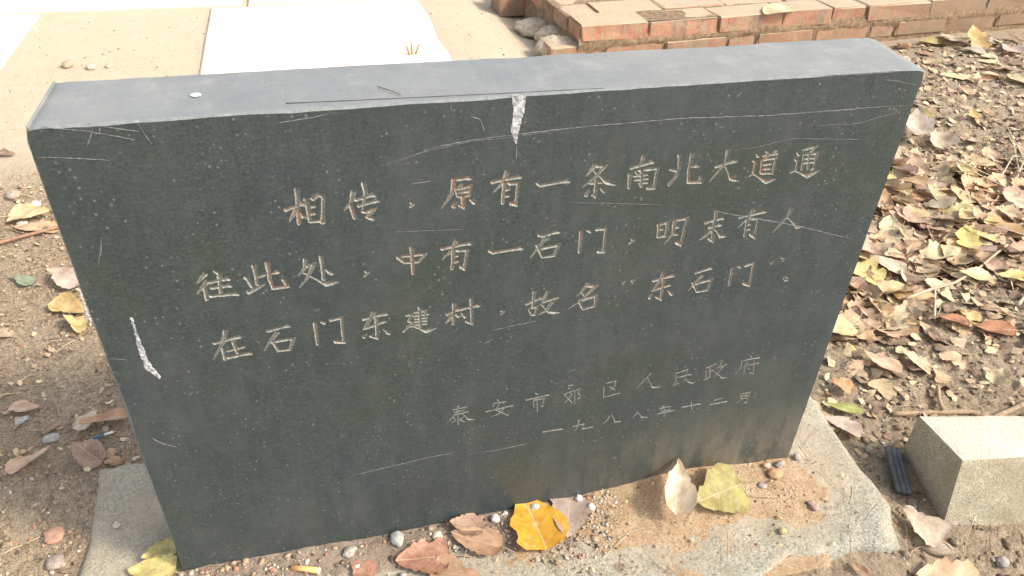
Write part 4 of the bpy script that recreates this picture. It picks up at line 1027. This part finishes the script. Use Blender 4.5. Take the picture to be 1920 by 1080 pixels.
VCURL = [(.2, .35, .6, .9)[i % 4] for i in range(16)]
VAR = [leaf_mesh(i, .72+.28*((i*7) % 16)/15, VCURL[i], .045, i % 2 == 0) for i in range(16)]
PILE_COL = [('pale tan', (.60,.46,.27)), ('pinkish tan', (.60,.43,.27)), ('greyish brown', (.47,.37,.26)), ('straw yellow', (.66,.52,.24)),
            ('light brown', (.55,.38,.21)), ('dusty pink', (.57,.42,.31)), ('cream', (.68,.56,.37)), ('dark brown', (.30,.20,.14)), ('orange tan', (.60,.40,.20))]
SEEN = {}
def scatter_leaf(x, y, s, ci, dz, tilt, where, what):
    nm, c = PILE_COL[ci]; vi = random.randrange(16); o = bpy.data.objects.new('leaf', VAR[vi]); COL.objects.link(o)
    o.location = (x, y, top_z(x, y)+dz); a = random.uniform(0, 6.28); rx, ry = random.gauss(0, tilt), random.gauss(0, tilt)
    o.rotation_euler = (Matrix.Rotation(a, 3, 'Z') @ Euler((rx, ry, 0)).to_matrix()).to_euler()
    q = s*random.uniform(.85, 1.15); o.scale = (q, q, q); j = [max(.02, k*random.uniform(.88, 1.1)) for k in c]; o.color = (*j, 1)
    size = 'small' if q < s*.96 else ('large' if q > s*1.06 else 'medium-sized')
    t = math.hypot(rx, ry); state = 'curled' if VCURL[vi] > .5 else 'flat' if t < .17 else 'tilted' if t < .42 else 'half-upright'
    lab = '%s %s %s leaf %s' % (size, state, nm, where)
    if lab in SEEN:
        lab = lab.split(' ', 1)[1].replace(' leaf ', ' leaf facing %s ' % ('slabwards', 'sideways', 'brickwards', 'blockwards')[int(((a+.785) % 6.283)/1.5708)], 1)
    if lab in SEEN: bpy.data.objects.remove(o); return
    SEEN[lab] = 1
    tag(o, lab, 'leaf', what); return o
def inpoly(x, y, P):
    r = False; n = len(P)
    for i in range(n):
        (x1, y1), (x2, y2) = P[i], P[i-1]
        if (y1 > y) != (y2 > y) and x < (x2-x1)*(y-y1)/(y2-y1)+x1: r = not r
    return r
PILE = [(.60,.47),(.70,.62),(.98,.80),(1.16,.86),(1.33,.90),(1.48,.86),(1.80,.84),(1.85,.70),(1.45,.50),(1.18,.42),(1.05,.40),(.92,.29),(.82,.24),(.70,.24),(.62,.30)]
pts = []
tries = 0
vis = lambda x, y: x > .62+.62*(y-.2) - .02 and x < 1.0+.95*y+.12
while len(pts) < 205 and tries < 60000:
    tries += 1; x = random.uniform(.6, 1.85); y = random.uniform(.2, .92)
    if not inpoly(x, y, PILE) or not vis(x, y): continue
    if any((x-a)**2+(y-b)**2 < .029**2 for a, b in pts): continue
    pts.append((x, y))
wts = [22, 26, 9, 8, 18, 14, 8, 4, 6]
CI = [random.choices(range(9), wts)[0] for _ in pts]
for k, (x, y) in enumerate(pts):
    ci = CI[k]
    d = x-(.62+.62*(y-.2)); e = 1.0+.95*y+.10-x
    where = ('against the slab in' if d < .13 else 'far out from the slab in' if e < .16 else 'in the middle of') + (' the front part' if y < .42 else ' the rear part' if y > .70 else ' the centre') + ' of the pile'
    near = min(((x-a)**2+(y-b)**2, q) for q, (a, b) in enumerate(pts) if q != k)[1]
    where = ('by slab at' if d < .13 else 'far out at' if e < .16 else 'midway along') + (' pile front' if y < .42 else ' pile rear' if y > .70 else ' pile centre') + ' by a ' + PILE_COL[CI[near]][0] + ' one'
    scatter_leaf(x, y, random.uniform(.056, .086), ci, .008+random.random()*.018, .15, where, 'leaves in the pile beside the slab')
zones = [((1.25,1.38),(2.5,1.75),40,.06), ((.95,.9),(2.0,1.3),9,.05), ((.62,.10),(1.15,.30),20,.05), ((.75,-.02),(1.05,.12),3,.03), ((-1.05,.35),(-.55,1.05),6,.04), ((1.0,.22),(1.5,.42),9,.06)]
names = ['at the foot of the brick edging', 'on bare soil between pile and bricks', 'in the thin litter below the pile',
         'on dark soil by the branch', 'on gritty soil beside the slab', 'at the outer edge below the pile']
for (a, b, cnt, s), nm in zip(zones, names):
    for _ in range(cnt):
        x = random.uniform(a[0], b[0]); y = random.uniform(a[1], b[1])
        if -.6 < x < .6 and y < .25: continue
        scatter_leaf(x, y, random.uniform(s*.7, s*1.25), random.choices(range(9), [18,12,18,8,10,8,16,4,3])[0], .005+random.random()*.006, .2, nm, 'leaves '+nm)

# stuff: litter base under the pile, gravel, crumbs, needles
def bulk(name, items, mats, label=None):
    """items: (verts ndarray, faces list, mat index)"""
    co = np.concatenate([i[0] for i in items]).astype(np.float32); lv = []; ls = []; lt = []; mi = []; b = 0; p = 0
    for v, f, m in items:
        for q in f: lv.extend([b+k for k in q]); ls.append(p); lt.append(len(q)); p += len(q); mi.append(m)
        b += len(v)
    me = bpy.data.meshes.new(name); me.vertices.add(len(co)); me.vertices.foreach_set('co', co.ravel())
    me.loops.add(len(lv)); me.loops.foreach_set('vertex_index', lv)
    me.polygons.add(len(ls)); me.polygons.foreach_set('loop_start', ls); me.polygons.foreach_set('loop_total', lt)
    for m in mats: me.materials.append(m)
    me.polygons.foreach_set('material_index', mi); me.update(calc_edges=True)
    o = bpy.data.objects.new(name, me); COL.objects.link(o); tag(o, kind='stuff'); return o
def ico_data(sub):
    bm = bmesh.new(); bmesh.ops.create_icosphere(bm, subdivisions=sub, radius=1.); v = np.array([q.co[:] for q in bm.verts]); f = [[a.index for a in q.verts] for q in bm.faces]; bm.free(); return v, f
IV, IF = ico_data(1)
PV = [IV*(1+RNG.uniform(-.42, .35, (len(IV), 1))) for _ in range(16)]
def rotz(v, a): c, s = math.cos(a), math.sin(a); return np.stack([v[:,0]*c-v[:,1]*s, v[:,0]*s+v[:,1]*c, v[:,2]], 1)
def pebble_items(n, xr, yr, smin, smax, wt, cond=None, lift=.2):
    X = RNG.uniform(*xr, n); Y = RNG.uniform(*yr, n); out = []
    S = smin*(smax/smin)**(RNG.random(n)**2.2); cl = fbm(X*6, Y*6, 3, 77)
    Mi = RNG.choice(5, n, p=np.array(wt)/sum(wt))
    Z = H(X, Y)
    for x, y, s, m, c, z in zip(X, Y, S, Mi, cl, Z):
        if c < -.02 and random.random() < .6: continue
        if cond and not cond(x, y): continue
        if -.57 < x < .53 and -.17 < y < .21: z = top_z(x, y)
        v = rotz(PV[random.randrange(16)]*np.array([s*random.uniform(.8,1.5), s, s*random.uniform(.5,.9)]), random.random()*6.28)+np.array([x, y, z+s*lift]); out.append((v, IF, int(m)))
    return out
off_foot = lambda x, y: not (-.585 < x < .545 and -.16 < y < .21)
it = pebble_items(15000, (-1.05, -.5), (-.05, 1.2), .0008, .0038, [70, 7, 10, 6, 7], off_foot, .2)
it += pebble_items(5000, (.5, 1.6), (-.3, .8), .0008, .0042, [34, 8, 12, 4, 40], off_foot)
it += pebble_items(2600, (.7, 2.6), (.8, 1.8), .0013, .0055, [40, 12, 12, 4, 32])
it += pebble_items(500, (-1.2, .6), (1.3, 2.4), .0015, .006, [60, 24, 8, 4, 4])
bulk('gravel', it, G_MATS)
it = pebble_items(5500, (.52, 1.7), (-.3, .95), .0018, .0085, [1, 0, 0, 0, 0], off_foot, .1) + pebble_items(3500, (-1.0, -.5), (-.05, 1.2), .0018, .0075, [1, 0, 0, 0, 0], off_foot, .0) + pebble_items(2500, (.9, 2.4), (.85, 1.75), .0025, .011, [1, 0, 0, 0, 0], None, .0)
bulk('soil_crumbs', it, [M_SOIL])
it = pebble_items(2600, (-.56, .15), (-.10, -.002), .0008, .0046, [44, 8, 26, 10, 14], lambda x, y: y > -.085-.03*math.sin(x*19) )
it += pebble_items(1100, (.0, .50), (-.14, -.002), .0006, .0021, [60, 12, 6, 22, 4])
it += pebble_items(420, (-.58, .53), (-.20, .2), .0008, .0028, [30, 30, 20, 10, 10], lambda x, y: not (abs(x) < .455 and y > -.002))
bulk('footing_gravel', it, G_MATS)

def flake(x, y, z, s):
    n = random.choice((5, 6, 7)); a0 = random.random()*6.28; v = [(0, 0, random.uniform(0, .25)*s)]
    for k in range(n):
        a = a0+k*6.283/n; r = s*random.uniform(.55, 1.1); v.append((math.cos(a)*r*1.2, math.sin(a)*r*.8, random.uniform(-.25, .35)*s))
    v = np.array(v); e = Euler((random.gauss(0, .35), random.gauss(0, .35), random.random()*6.28)).to_matrix(); v = v @ np.array(e).T + np.array([x, y, z])
    return v, [(0, k+1, (k+1) % n+1) for k in range(n)]
it = []
def whole(n, smin, smax, wt):
    k = 0
    while k < n:
        x = random.uniform(.6, 1.9); y = random.uniform(.2, .95)
        if not inpoly(x, y, PILE): continue
        k += 1; me = VAR[random.randrange(16)]; v = np.array([q.co[:] for q in me.vertices])*random.uniform(smin, smax)
        e = (Matrix.Rotation(random.uniform(0, 6.28), 3, 'Z') @ Euler((random.gauss(0, .2), random.gauss(0, .2), 0)).to_matrix()); v = v @ np.array(e).T + np.array([x, y, top_z(x, y)+.003+random.random()*.004])
        it.append((v, [list(p.vertices) for p in me.polygons], random.choices(range(4), wt)[0]))
whole(1000, .05, .08, [5, 5, 1, 2])
def flakes(n, xr, yr, smin, smax, wt, cond=None, dz=.003):
    for _ in range(n):
        x = random.uniform(*xr); y = random.uniform(*yr)
        if cond and not cond(x, y): continue
        s = random.uniform(smin, smax); v, f = flake(x, y, top_z(x, y)+dz+random.random()*dz, s); it.append((v, f, random.choices(range(4), wt)[0]))
flakes(900, (.6, 1.9), (.2, .95), .010, .024, [3, 3, 5, 2], lambda x, y: inpoly(x, y, PILE), .004)
flakes(3200, (.56, 1.9), (.0, 1.0), .003, .011, [4, 2, 4, 3], off_foot)
flakes(260, (.62, 1.5), (.14, .42), .010, .022, [4, 4, 3, 2], off_foot)
flakes(1300, (1.1, 2.6), (.95, 1.75), .004, .018, [4, 3, 4, 3])
flakes(1100, (-1.05, -.5), (.0, 1.15), .002, .007, [4, 2, 4, 3], off_foot)
flakes(120, (-.3, .7), (-.17, -.01), .001, .004, [4, 2, 3, 3])
bulk('leaf_litter', it, L_MATS)

def needle_items(n, xr, yr, lmin, lmax, r, wt, cond=None):
    out = []
    for _ in range(n):
        x = random.uniform(*xr); y = random.uniform(*yr)
        if cond and not cond(x, y): continue
        a = random.random()*6.28; L = random.uniform(lmin, lmax); bend = random.uniform(-.25, .25); pts = []
        zb = random.uniform(.001, .006); up = abs(random.gauss(0, .12))
        for k in range(5):
            t = k/4; px = x+math.cos(a+bend*t)*L*t; py = y+math.sin(a+bend*t)*L*t
            if abs(px) < .46 and -.002 < py < .12: break
            pts.append((px, py, top_z(px, py)+zb+up*L*t*.6))
        if len(pts) < 3: continue
        v = []; f = []
        for i, p in enumerate(pts):
            nx, ny = -math.sin(a), math.cos(a); v += [(p[0]+nx*r, p[1]+ny*r, p[2]), (p[0]-nx*r, p[1]-ny*r, p[2]), (p[0], p[1], p[2]+r*1.4)]
        for i in range(len(pts)-1):
            for q in range(3): q2 = (q+1) % 3; f.append((i*3+q, i*3+q2, (i+1)*3+q2, (i+1)*3+q))
        out.append((np.array(v), f, random.choices(range(4), wt)[0]))
    return out
it = needle_items(150, (.50, 1.1), (-.30, .25), .03, .075, .0006, [3, 3, 3, 1]) + needle_items(26, (-.45, .5), (-.16, -.005), .03, .07, .0006, [3, 2, 1, 3])
it += needle_items(160, (.9, 1.9), (.2, 1.0), .04, .11, .0009, [2, 1, 3, 3]) + needle_items(50, (1.2, 2.3), (.9, 1.7), .04, .10, .0011, [2, 1, 3, 3]) + needle_items(60, (-1.0, -.55), (.0, 1.1), .02, .06, .0008, [2, 2, 2, 2])
bulk('pine_needles', it, L_MATS)
